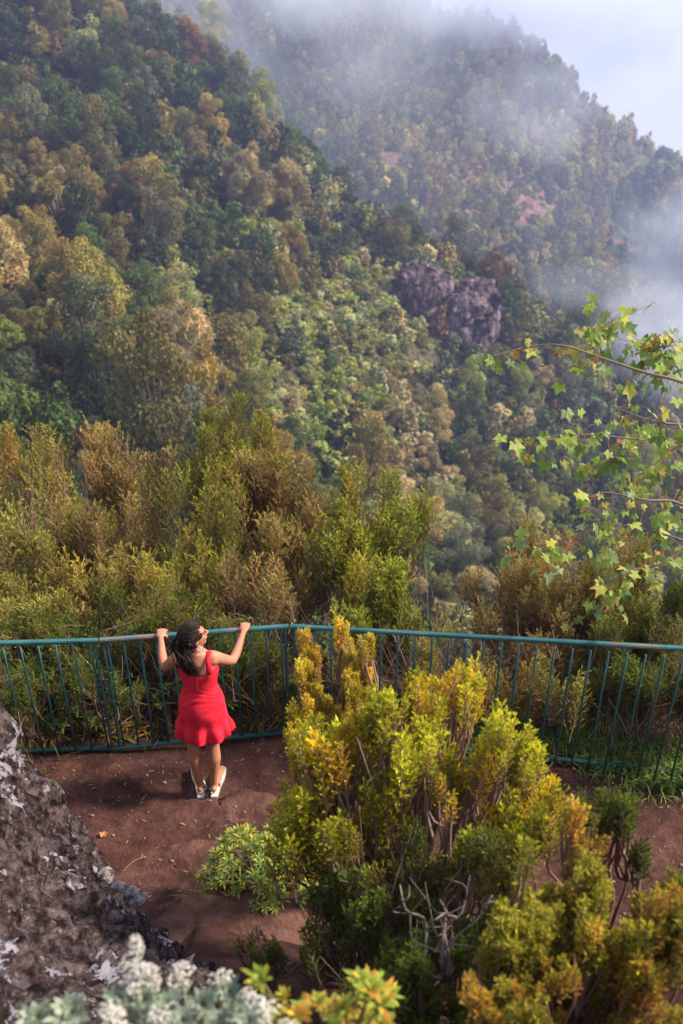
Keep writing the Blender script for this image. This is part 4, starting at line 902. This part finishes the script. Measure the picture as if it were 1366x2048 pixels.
for q in leafpts:
    s = rng.choice([rng.uniform(.03, .055), rng.uniform(.055, .085)]); Vl = maple_leaf(rng)*s
    st = rng.normal(0, .085, 3)+[0, 0, -.05]; ci = rng.choice(8, p=pw); c = np.array(colz[ci])*rng.uniform(.8, 1.25)
    if ci >= 5: Vl *= .6; Vl[:, 2] *= 3
    nr = np.array([rng.normal(0, .5), -.55+rng.normal(0, .35), .75]); nr /= np.linalg.norm(nr); tt, bb = rot_to(nr[None], np.array([rng.uniform(0, 6.28)])); tt, bb = tt[0], bb[0]
    dn = np.array([rng.normal(0, .5), -.3, -1.0]); dn -= nr*np.dot(dn, nr); dn /= np.linalg.norm(dn); sd_ = np.cross(dn, nr)
    ctr = q+st; Vw = ctr+Vl[:, :1]*sd_+Vl[:, 1:2]*dn+Vl[:, 2:]*nr
    LV.append(np.concatenate([[ctr], Vw])); m_ = len(Vw); LF += [(n, n+1+i, n+2+i) for i in range(m_-1)]; n += m_+1
    cc = np.broadcast_to(c, (m_+1, 3)).copy(); cc[1:] *= rng.uniform(.9, 1.15, (m_, 1)); LC.append(cc)
    tube(S, [q, q+st*.5, ctr], .0018, 3, np.array((.35, .16, .06)), cap=False)
obj('leaves', mesh_np('leaves', np.concatenate(LV), np.array(LF), M_maple, np.concatenate(LC)), t)
obj('trunk', S.mesh('trunk', M_twig, True), t)

# ------------------------------------------------------------------ small things on the ground
c = WZ(208, 1673, .01); c[2] = gz(c[0], c[1])+.012; Vl = maple_leaf(np.random.default_rng(3))*.045; Vl[:, 2] += np.abs(Vl[:, 0])*.5
o = obj('fallen_leaf', mesh_np('fallen_leaf', np.concatenate([[[0, 0, 0]], Vl])+c, [(0, 1+i, 2+i) for i in range(16)], simple('dry_leaf', (.45, .20, .09), .7, .3, 30)))
tag(o, 'curled orange brown fallen leaf on the earth path', 'leaf')
ac = Acc(); a_, b_2 = WZ(243, 1737, .02), WZ(292, 1708, .02); a_[2] = gz(*a_[:2])+.012; b_2[2] = gz(*b_2[:2])+.02
tube(ac, spline([a_, (a_+b_2)/2+[0, .01, .015], b_2], 8), .0028, 5, np.array((.3, .22, .16))); tag(obj('twig', ac.mesh('twig', M_twig, True)), 'thin pale twig lying on the earth path by the rock', 'twig')
rl = np.random.default_rng(91); A = Acc()
for k in range(420):
    x = rl.uniform(-2.5, 3.2); y = float(fence_base(x))-abs(rl.normal(0, .5))-.03 if rl.random() < .6 else rl.uniform(3.7, 5.4)
    if math.hypot(x+1.05, y-5.1) < .3: continue
    an = rl.uniform(0, 6.28); A0 = np.array([x, y, gz(x, y)+.006]); leaf_strip(A, A0, (math.cos(an), math.sin(an), rl.uniform(0, .3)), (0, 0, 1), rl.uniform(.015, .05), rl.uniform(.004, .012), np.array([(.30, .19, .09), (.42, .33, .16), (.16, .10, .06), (.36, .28, .06)][rl.integers(4)]), 3, .1)
tag(obj('leaf_litter', A.mesh('leaf_litter', M_leaf)), 'dry scraps of leaf scattered over the earth path', kind='stuff')
M_paper = simple('white_scrap', (.7, .72, .78), .6, .1, 30)
c = WZ(1297, 1798, .1); c = np.array([c[0], c[1], gz(c[0], c[1])+.012]); pebble('paper_scrap', c, .022, M_paper, 9, 'small white scrap of litter on the path at lower right', 'litter', None, (1, .8, .5))
rng = np.random.default_rng(8); bm0 = bmesh.new()
for k in range(3200):
    x = rng.uniform(-2.6, 3.2); y = rng.uniform(3.6, 5.9); r = rng.uniform(.002, .007)*(2.8 if rng.random() < .06 else 1)
    mt = Matrix.Translation((x, y, gz(x, y)+r*.3))@Matrix.Diagonal((r, r*rng.uniform(.6, 1), r*.6, 1))
    bmesh.ops.create_icosphere(bm0, subdivisions=1, radius=1, matrix=mt)
me = bpy.data.meshes.new('gravel'); bm0.to_mesh(me); bm0.free(); me.materials.append(simple('grit', (.26, .19, .16), .9, .5, 60)); tag(obj('gravel', me), 'fine grit and pebbles scattered over the earth path', kind='stuff')
#PERSON-BEGIN
# ------------------------------------------------------------------ the woman at the railing
PX, PY = -1.05, 5.10
M_skin = simple('skin', (.50, .225, .145), .5, .10, 9, .0, col2=(.43, .18, .11), spec=.3)
M_dress = simple('coral_dress', (.95, .035, .07), .85, .06, 14, .5, 220, .15, col2=(.82, .020, .048))
M_hair = simple('dark_brown_hair', (.022, .011, .008), .55, .5, 30, 0, 60, .25)
M_shoe = simple('white_sandal', (.72, .69, .68), .6, .08, 30)
woman = thing('person', (PX, PY, 0), 'woman in a short coral red sleeveless dress gripping the railing, head turned right', 'person')
WA = Acc()
def fat(P, r, n=16, sides=14, flat=None, ax=None):
    """tapered closed tube; r = radii at the points; flat = (ratio of the second radius)"""
    P = np.asarray(P, float); m_ = len(P); Q = spline(P, n); rr = np.interp(np.linspace(0, m_-1, n), range(m_), r)
    T_, A_, B_ = frames(Q)
    if ax is not None:
        ax = np.array(ax, float); A_ = ax[None]-T_*(T_@ax)[:, None]; A_ /= np.linalg.norm(A_, axis=1)[:, None]; B_ = np.cross(T_, A_)
    fl = np.ones(n) if flat is None else np.interp(np.linspace(0, m_-1, n), range(m_), np.broadcast_to(flat, (m_,)))
    # rounded ends
    Qe = [Q[0]-T_[0]*rr[0]*k for k in (.95, .8, .5)]+list(Q)+[Q[-1]+T_[-1]*rr[-1]*k for k in (.5, .8, .95)]
    re = [rr[0]*k for k in (.3, .6, .87)]+list(rr)+[rr[-1]*k for k in (.87, .6, .3)]
    Ae = [A_[0]]*3+list(A_)+[A_[-1]]*3; Be = [B_[0]]*3+list(B_)+[B_[-1]]*3; fe = [fl[0]]*3+list(fl)+[fl[-1]]*3
    V = []; n2 = len(Qe)
    for q, r_, a, b, f in zip(Qe, re, Ae, Be, fe):
        for k in range(sides):
            an = 2*math.pi*k/sides; V.append(q+a*math.cos(an)*r_+b*math.sin(an)*r_*f)
    return np.array(V), sides, n2
BMW = bmesh.new()
def put(V, s, n):
    vs = [BMW.verts.new(v_) for v_ in V]
    for i in range(n-1):
        for j in range(s): BMW.faces.new((vs[i*s+j], vs[i*s+(j+1) % s], vs[(i+1)*s+(j+1) % s], vs[(i+1)*s+j]))
    BMW.faces.new(vs[:s][::-1]); BMW.faces.new(vs[-s:])
def limb(*a, **k): put(*fat(*a, **k))
def ball(c, r, rot=None):
    mt = Matrix.Translation(Vector(c))@(rot if rot is not None else Matrix.Identity(4))@Matrix.Diagonal((*r, 1))
    bmesh.ops.create_icosphere(BMW, subdivisions=3, radius=1, matrix=mt)
TX = PX+.01; TY = PY+.03
tors = [(.80, .150, .112), (.88, .155, .120), (.96, .132, .102), (1.04, .106, .084), (1.12, .120, .090), (1.20, .142, .098), (1.27, .140, .088), (1.315, .105, .066), (1.35, .058, .054)]
V = []
for z_, rx, ry in tors:
    for k in range(28):
        an = 2*math.pi*k/28; V.append((TX+rx*math.cos(an), TY+.01*math.sin((z_-.8)*6)+ry*math.sin(an), z_))
put(np.array(V), 28, len(tors))
ball((TX-.065, TY-.03, .84), (.078, .08, .09)); ball((TX+.065, TY-.03, .84), (.078, .08, .09))
for s_, kx, axx, tdir in ((-1, -1.128, -1.104, -.42), (1, -.984, -.998, .16)):
    limb([(TX+s_*.070, TY, .86), (TX+s_*.072, TY+.005, .66), (kx, PY+.02, .47), (kx+s_*.004, PY-.005, .34), ((kx+axx)/2, PY-.012, .2), (axx, PY-.02, .085)], [.080, .072, .049, .052, .037, .027], 26, 16)
    limb([(axx, PY-.05, .052), (axx, PY-.02, .06), (axx+tdir*.09, PY+.075, .052), (axx+tdir*.16, PY+.15, .038), (axx+tdir*.185, PY+.185, .032)], [.024, .030, .033, .033, .022], 16, 12, flat=[1, 1, .8, .5, .4], ax=(1, 0, 0))
    for q in range(5):
        tx = axx+tdir*.17+(q-2)*.014; limb([(tx, PY+.175-abs(q-1.5)*.004, .034), (tx+tdir*.03, PY+.215-abs(q-1.7)*.008, .030)], [.0085, .008], 4, 8)
# arms
def rail_pt(x): return np.array([x, float(fence_base(x)), float(fence_top(x))+.013])
arms = {}
for s_, sh, el, hx in ((-1, (-1.172, PY+.035, 1.285), (-1.315, 5.27, 1.085), -1.385), (1, (-.925, PY+.035, 1.285), (-.822, 5.33, 1.095), -.752)):
    rp = rail_pt(hx); fw = np.array([0.0, 1, 0]); fw = fw/np.linalg.norm(fw); wr = rp+[-s_*.006, -.068, .014]
    ball((sh[0]-s_*.012, sh[1]-.005, sh[2]-.012), (.058, .056, .052))
    limb([np.array(sh)+[-s_*.05, 0, .0], sh, (np.array(sh)+el)/2+[s_*.01, 0, -.006], el], [.05, .050, .042, .034], 16, 14)
    limb([el, np.array(el)*.65+wr*.35+[s_*.006, -.004, -.006], wr], [.035, .034, .021], 14, 14)
    ball(el, (.034, .034, .034))
    pc = rp+[0, -.008, .019]
    limb([wr, pc+[0, -.035, .0], pc, pc+[0, .026, -.002]], [.021, .031, .038, .036], 12, 14, flat=[.85, .5, .38, .36], ax=(1, 0, 0))
    for q in range(4):
        ox = (q-1.5)*.0195; ln = [.92, 1.05, 1.0, .82][q if s_ < 0 else q]
        k0 = pc+[ox, .026, .002]; k1 = pc+[ox*1.08, .026+.022*ln, -.008]; k2 = pc+[ox*1.08, .026+.024*ln, -.034*ln]; k3 = pc+[ox*1.02, .016, -.047*ln]
        limb([k0, k1, k2, k3], [.0095, .0092, .0082, .0072], 12, 9)
    i_ = -s_
    limb([pc+[i_*.028, -.024, -.004], pc+[i_*.044, -.022, -.016], pc+[i_*.036, -.018, -.036], pc+[i_*.022, -.010, -.048]], [.013, .0115, .0098, .008], 12, 9)
    arms[s_] = (wr, pc)
# neck and head
HC = np.array([-1.062, PY+.045, 1.462]); fdir = np.array([.80, .55, .20]); fdir /= np.linalg.norm(fdir)
fx = np.cross(fdir, [0, 0, 1.0]); fx /= np.linalg.norm(fx); fz = np.cross(fx, fdir)
HM = Matrix(((fx[0], fdir[0], fz[0], HC[0]), (fx[1], fdir[1], fz[1], HC[1]), (fx[2], fdir[2], fz[2], HC[2]), (0, 0, 0, 1)))
RM = Matrix(((fx[0], fdir[0], fz[0], 0), (fx[1], fdir[1], fz[1], 0), (fx[2], fdir[2], fz[2], 0), (0, 0, 0, 1)))
hl = lambda x, y, z: np.array(HM@Vector((x, y, z)))
def hball(c, r): ball(hl(*c), r, RM)
limb([(TX, TY+.0, 1.28), (TX-.005, TY+.01, 1.37), hl(0, -.03, -.03)], [.062, .049, .052], 12, 14)
hball((0, -.012, .022), (.073, .092, .086)); hball((0, .026, -.028), (.058, .064, .082)); hball((0, .064, -.088), (.022, .020, .018)); hball((0, .03, -.07), (.045, .045, .035))
hball((0, .078, .015), (.045, .018, .02)); hball((.032, .058, -.03), (.024, .025, .024)); hball((-.032, .058, -.03), (.024, .025, .024)); hball((0, .082, -.055), (.025, .014, .018))
limb([hl(0, .090, .008), hl(0, .104, -.014), hl(0, .112, -.030)], [.007, .009, .0115], 8, 10); hball((.010, .100, -.033), (.008, .010, .007)); hball((-.010, .100, -.033), (.008, .010, .007))
for s_ in (-1, 1): hball((s_*.074, -.008, -.012), (.008, .018, .030))
bm = BMW; bmesh.ops.recalc_face_normals(bm, faces=bm.faces)
me = bpy.data.meshes.new('body'); bm.to_mesh(me); bm.free()
tmp = bpy.data.objects.new('body_tmp', me); COL.objects.link(tmp)
md = tmp.modifiers.new('r', 'REMESH'); md.mode = 'VOXEL'; md.voxel_size = .0042; md.use_smooth_shade = True
md = tmp.modifiers.new('s', 'SMOOTH'); md.factor = .5; md.iterations = 4
dg = bpy.context.evaluated_depsgraph_get(); me2 = bpy.data.meshes.new_from_object(tmp.evaluated_get(dg)); bpy.data.objects.remove(tmp)
me2.name = 'body'; me2.materials.clear(); me2.materials.append(M_skin)
for f in me2.polygons: f.use_smooth = True
obj('body', me2, woman)
# face pieces
def small(name, c, r, m, loc=True):
    b2 = bmesh.new(); bmesh.ops.create_icosphere(b2, subdivisions=3, radius=1, matrix=Matrix.Translation(Vector(hl(*c)))@RM@Matrix.Diagonal((*r, 1)))
    e = bpy.data.meshes.new(name); b2.to_mesh(e); b2.free(); e.materials.append(m)
    for f in e.polygons: f.use_smooth = True
    return obj(name, e, woman)
M_eye = simple('eye', (.30, .27, .26), .2, .02); M_lip = simple('lips', (.50, .10, .10), .4, .1); M_dk = simple('brow', (.03, .02, .015), .6, .1)
for s_ in (-1, 1):
    small('eye', (s_*.031, .079, .002), (.013, .010, .008), M_eye); small('eyebrow', (s_*.033, .088, .021), (.017, .006, .0035), M_dk)
    small('eyelashes', (s_*.031, .086, .003), (.010, .004, .005), M_dk)
small('lips', (0, .093, -.055), (.020, .007, .0085), M_lip)
# dress
DV = []; rings = [(1.222, .136, .104, 0), (1.17, .146, .108, 0), (1.12, .134, .101, 0), (1.06, .122, .096, 0), (1.02, .122, .098, 0), (.96, .145, .116, .0), (.90, .165, .130, .0), (.84, .171, .134, .0), (.78, .176, .136, .002), (.73, .181, .138, .004),
                  (.715, .185, .142, .006), (.69, .193, .148, .010), (.65, .207, .158, .016), (.60, .208, .160, .020), (.552, .213, .166, .025)]
zz = np.array([r[0] for r in rings])[::-1]; nr_ = 64; ns = 160
for i in range(nr_):
    z_ = 1.222-(1.222-.592)*i/(nr_-1)
    rx, ry, ru = [np.interp(z_, zz, np.array([r[j] for r in rings])[::-1]) for j in (1, 2, 3)]
    for k in range(ns):
        an = 2*math.pi*k/ns; ca, sa = math.cos(an), math.sin(an)
        fl = ru*1.15*(math.sin(an*11+.6*math.sin(an*3))*.8+.3*math.sin(an*7+1))
        wr_ = .0022*math.sin(z_*150+6*math.sin(an*2+z_*8))*(1 if .92 < z_ < 1.06 else .25)*(1 if z_ < 1.18 else 0)
        back = max(0, -sa)
        dz = 0
        if i < 6:
            f_ = 1-i/6.; dz = f_*(.012*(abs(ca)**2)-.035*back**2+.03*max(0, sa))
        bum = .012*back*math.exp(-((z_-.84)/.07)**2)
        hz_ = (.012*math.sin(an*11+.6*math.sin(an*3)) if i > nr_-6 else 0)*(i-(nr_-6))/5
        DV.append((TX+(rx+fl+wr_)*ca, TY-.004+.01*math.sin((z_-.8)*6)*(1 if z_ > .8 else 0)+(ry+fl+wr_+bum)*sa, z_+dz+hz_))
DF = [(i*ns+k, i*ns+(k+1) % ns, (i+1)*ns+(k+1) % ns, (i+1)*ns+k) for i in range(nr_-1) for k in range(ns)]
me = mesh_np('dress', DV, np.array(DF)[:, ::-1], M_dress, smooth=True); dress = obj('dress', me, woman)
md = dress.modifiers.new('t', 'SOLIDIFY'); md.thickness = .003; md.offset = 1
for s_ in (-1, 1):
    a = Acc(); P = spline([(TX+s_*.100, TY-.088, 1.195), (TX+s_*.094, TY-.097, 1.25), (TX+s_*.090, TY-.072, 1.315), (TX+s_*.088, TY+.0, 1.343), (TX+s_*.088, TY+.07, 1.29), (TX+s_*.085, TY+.100, 1.22)], 22)
    T_, A_, B_ = frames(P); wv = np.array([1.0, 0, 0]); nn = np.cross(T_, wv); nn /= np.linalg.norm(nn, axis=1)[:, None]
    w_ = np.interp(np.linspace(0, 1, 22), [0, .2, .5, 1], [.036, .022, .016, .02])[:, None]
    Vv = np.concatenate([P-wv*w_, P+wv*w_, P+wv*w_+nn*.006, P-wv*w_+nn*.006]); n_ = 22; F_ = []
    for i in range(21):
        for q in range(4): F_.append((q*n_+i, ((q+1) % 4)*n_+i, ((q+1) % 4)*n_+i+1, q*n_+i+1))
    a.add(Vv, F_); obj('shoulder_strap', a.mesh('shoulder_strap', M_dress, True), woman)
a = Acc(); tube(a, [(TX+.002, TY-.108, 1.185), (TX+.002, TY-.106, 1.1), (TX+.002, TY-.104, 1.03)], .0025, 5); obj('zip', a.mesh('zip', M_dress, True), woman)
# hair
rngh = np.random.default_rng(4); b2 = bmesh.new(); bmesh.ops.create_uvsphere(b2, u_segments=64, v_segments=40, radius=1)
dl = []
for v_ in b2.verts:
    c_ = v_.co.copy(); k = 1+.03*math.sin(math.atan2(c_.x, -c_.y)*19+c_.z*3)*.5
    v_.co = Vector((c_.x*.083*k, -.014+c_.y*.098*k, .026+c_.z*.094*k))
    if c_.z < -.1 and c_.y < .2: v_.co.z -= .03*min(1, -c_.z-.1); 
    if (v_.co.y > .040+.02*(v_.co.z < .05) and v_.co.z < .083) or (v_.co.y > -.0 and v_.co.z < -.0) : dl.append(v_)
bmesh.ops.delete(b2, geom=dl, context='VERTS'); b2.transform(HM); e = bpy.data.meshes.new('hair'); b2.to_mesh(e); b2.free(); e.materials.append(M_hair)
for f in e.polygons: f.use_smooth = True
# hair strands joined into the same mesh
HS = Acc(); knot = np.array([0, -.108, .045])
for k in range(150):          # combed back over the head to the tie
    an = rngh.uniform(-1.9, 1.9); s0 = np.array([math.sin(an)*.080, -.012+math.cos(an)*.088, .05+.045*math.cos(an)+rngh.uniform(-.03, .03)*abs(math.sin(an))])
    if abs(an) > 1.2: s0[2] -= .03
    mid = np.array([s0[0]*.75+rngh.normal(0, .01), (s0[1]+knot[1])*.5, 0]); rr_ = 1-(mid[0]/.086)**2-((mid[1]+.014)/.102)**2; mid[2] = .026+.097*math.sqrt(max(.12, rr_))
    if s0[2] < .03: mid[2] = (s0[2]+knot[2])/2; mid[0] = math.copysign(.075, s0[0])
    tube(HS, [hl(*q) for q in spline([s0, mid, knot+rngh.normal(0, .008, 3)], 9)], np.linspace(.0024, .004, 9), 5)
kw = hl(*knot)
for k in range(260):          # falling down the back
    low = k % 3 != 0
    st = kw+rngh.normal(0, .012, 3) if not low else hl(rngh.uniform(-.075, .06), -.085+rngh.uniform(-.01, .02), rngh.uniform(-.06, .03))
    u = rngh.normal(0, 1); ex = TX-.022+u*.022; ez = rngh.uniform(1.21, 1.32)-.02*abs(u); 
    if rngh.random() < .08: ex -= .07; ez = rngh.uniform(1.24, 1.3)
    ey = TY-.105+(.03 if ez > 1.3 else 0)+rngh.uniform(-.022, .01)
    m1 = st+[(-.006 if not low else .004)+rngh.normal(0, .012), -.018+rngh.normal(0, .008), -.07]; m2 = np.array([ex*.7+m1[0]*.3, min(ey, m1[1])-.004, (m1[2]+ez)/2]); m2[0] += rngh.normal(0, .008)
    tube(HS, spline([st, m1, m2, [ex, ey, ez]], 12), np.interp(np.arange(12), [0, 7, 11], [.0045, .0042, .0010]), 5)
hm = HS.mesh('strands', M_hair, True); b3 = bmesh.new(); b3.from_mesh(e); b3.from_mesh(hm); b3.to_mesh(e); b3.free()
for f in e.polygons: f.use_smooth = True
e.update(); obj('hair', e, woman)
# earring: white blossom hanging under the right side's ear
it = []; ec = hl(.078, -.004, -.060)
for k in range(9):
    b4 = bmesh.new(); bmesh.ops.create_icosphere(b4, subdivisions=2, radius=.007); Vv = np.array([v_.co for v_ in b4.verts]); Ff = np.array([[v_.index for v_ in f.verts] for f in b4.faces]); b4.free()
    an = k*math.pi/4; of = np.array([math.cos(an)*.012, math.sin(an)*.006, math.sin(an)*.013-.004]) if k < 8 else np.array([0, 0, -.026]); it.append((Vv*[1, .5, 1]+ec+of, Ff, (.85, .80, .78)))
obj('earring', tri_mesh('earring', it, M_petal), woman)
# sandals
for s_, axx, tdir in ((-1, -1.104, -.42), (1, -.998, .16)):
    b2 = bmesh.new(); prof = [(0, -.07, .026), (.25, -.03, .030), (.55, .05, .030), (.8, .13, .038), (.95, .19, .034), (1, .24, .022)]
    out_ = [(axx+tdir*max(0, y_+.02)*.9-w_, PY+y_) for _, y_, w_ in prof]+[(axx+tdir*max(0, y_+.02)*.9+w_, PY+y_) for _, y_, w_ in prof[::-1]]
    g0 = gz(axx, PY)+.002; vb = [b2.verts.new((x_, y_, g0)) for x_, y_ in out_]; vt = [b2.verts.new((x_, y_, g0+.022)) for x_, y_ in out_]
    b2.faces.new(vb[::-1]); b2.faces.new(vt); nO = len(out_)
    for i in range(nO): b2.faces.new((vb[i], vb[(i+1) % nO], vt[(i+1) % nO], vt[i]))
    bmesh.ops.bevel(b2, geom=b2.edges[:], offset=.004, segments=2, affect='EDGES'); e = bpy.data.meshes.new('sandal'); b2.to_mesh(e); b2.free(); e.materials.append(M_shoe)
    sd_ = obj('sandal', e, woman)
    a = Acc()
    for q in (-1, 1):
        tube(a, spline([(axx+q*.034, PY+.03, g0+.02), (axx+tdir*.08+q*.036, PY+.075, g0+.052), (axx+tdir*.15, PY+.14, g0+.058), (axx+tdir*.17, PY+.175, g0+.03)], 10), .0065, 6)
    tube(a, spline([(axx-.036, PY+.02, g0+.02), (axx-.034, PY-.02, g0+.055), (axx, PY-.062, g0+.062), (axx+.034, PY-.02, g0+.055), (axx+.036, PY+.02, g0+.02)], 14), .005, 6)
    st_ = obj('sandal_strap', a.mesh('sandal_strap', M_shoe, True), woman)
#PERSON-END
#HAZE-BEGIN
# ------------------------------------------------------------------ air: even haze and drifting mist
def box(name, lo, hi, m):
    b2 = bmesh.new(); bmesh.ops.create_cube(b2, size=1); lo, hi = Vector(lo), Vector(hi); d = hi-lo
    for v_ in b2.verts: v_.co = Vector((v_.co.x*d.x, v_.co.y*d.y, v_.co.z*d.z))+(lo+hi)/2
    e = bpy.data.meshes.new(name); b2.to_mesh(e); b2.free(); e.materials.append(m); return obj(name, e)
zlo = min(float(V_.min()) for V_ in [np.array([v.co.z for v in bpy.data.objects[n].data.vertices]) for n in ('near_hillside', 'far_mountain')])
zhi = max(float(V_.max()) for V_ in [np.array([v.co.z for v in bpy.data.objects[n].data.vertices]) for n in ('near_hillside', 'far_mountain')])
print('z range', zlo, zhi)
m, nt, o_ = mat('haze_air'); pv = N(nt, 'ShaderNodeVolumePrincipled'); pv.inputs['Color'].default_value = (.48, .55, 1.0, 1); pv.inputs['Density'].default_value = HAZE; pv.inputs['Anisotropy'].default_value = .3
L(nt, pv.outputs[0], o_.inputs['Volume'])
tag(box('haze', (-270, -62, zlo-3), (430, 712, zhi+22), m), kind='stuff')
def mist(cx, cy, dep, rx, ry, rz, dens, thr, scale, seed, soft=.22):
    c = W(cx, cy, dep); m, nt, o_ = mat('mist_%d' % seed)
    tc = N(nt, 'ShaderNodeTexCoord'); ln = N(nt, 'ShaderNodeVectorMath', operation='LENGTH'); L(nt, tc.outputs['Object'], ln.inputs[0])
    fo = N(nt, 'ShaderNodeMapRange'); fo.inputs['From Min'].default_value = 1.0; fo.inputs['From Max'].default_value = .25; fo.inputs['To Min'].default_value = -.35; fo.inputs['To Max'].default_value = .22
    L(nt, ln.outputs['Value'], fo.inputs['Value'])
    g = N(nt, 'ShaderNodeNewGeometry'); no = N(nt, 'ShaderNodeTexNoise', i_Scale=scale, i_Detail=4.0, i_Roughness=.6, i_Distortion=.5); no.noise_dimensions = '4D'; no.inputs['W'].default_value = seed*3.7; L(nt, g.outputs['Position'], no.inputs['Vector'])
    ad = N(nt, 'ShaderNodeMath', operation='ADD'); L(nt, fo.outputs[0], ad.inputs[0]); L(nt, no.outputs[0], ad.inputs[1])
    mr = N(nt, 'ShaderNodeMapRange', interpolation_type='SMOOTHSTEP'); mr.inputs['From Min'].default_value = thr; mr.inputs['From Max'].default_value = thr+soft; mr.inputs['To Max'].default_value = dens; L(nt, ad.outputs[0], mr.inputs['Value'])
    pv = N(nt, 'ShaderNodeVolumePrincipled'); pv.inputs['Color'].default_value = (.84, .90, 1, 1); pv.inputs['Anisotropy'].default_value = 0
    L(nt, mr.outputs[0], pv.inputs['Density']); L(nt, pv.outputs[0], o_.inputs['Volume'])
    b2 = bmesh.new(); bmesh.ops.create_icosphere(b2, subdivisions=3, radius=1); e = bpy.data.meshes.new('mist'); b2.to_mesh(e); b2.free(); e.materials.append(m)
    o = obj('mist', e); o.location = c; o.scale = (rx, ry, rz); tag(o, kind='stuff'); return o
for a in MISTS: mist(*a)
#HAZE-END
print('objects', len(bpy.data.objects))
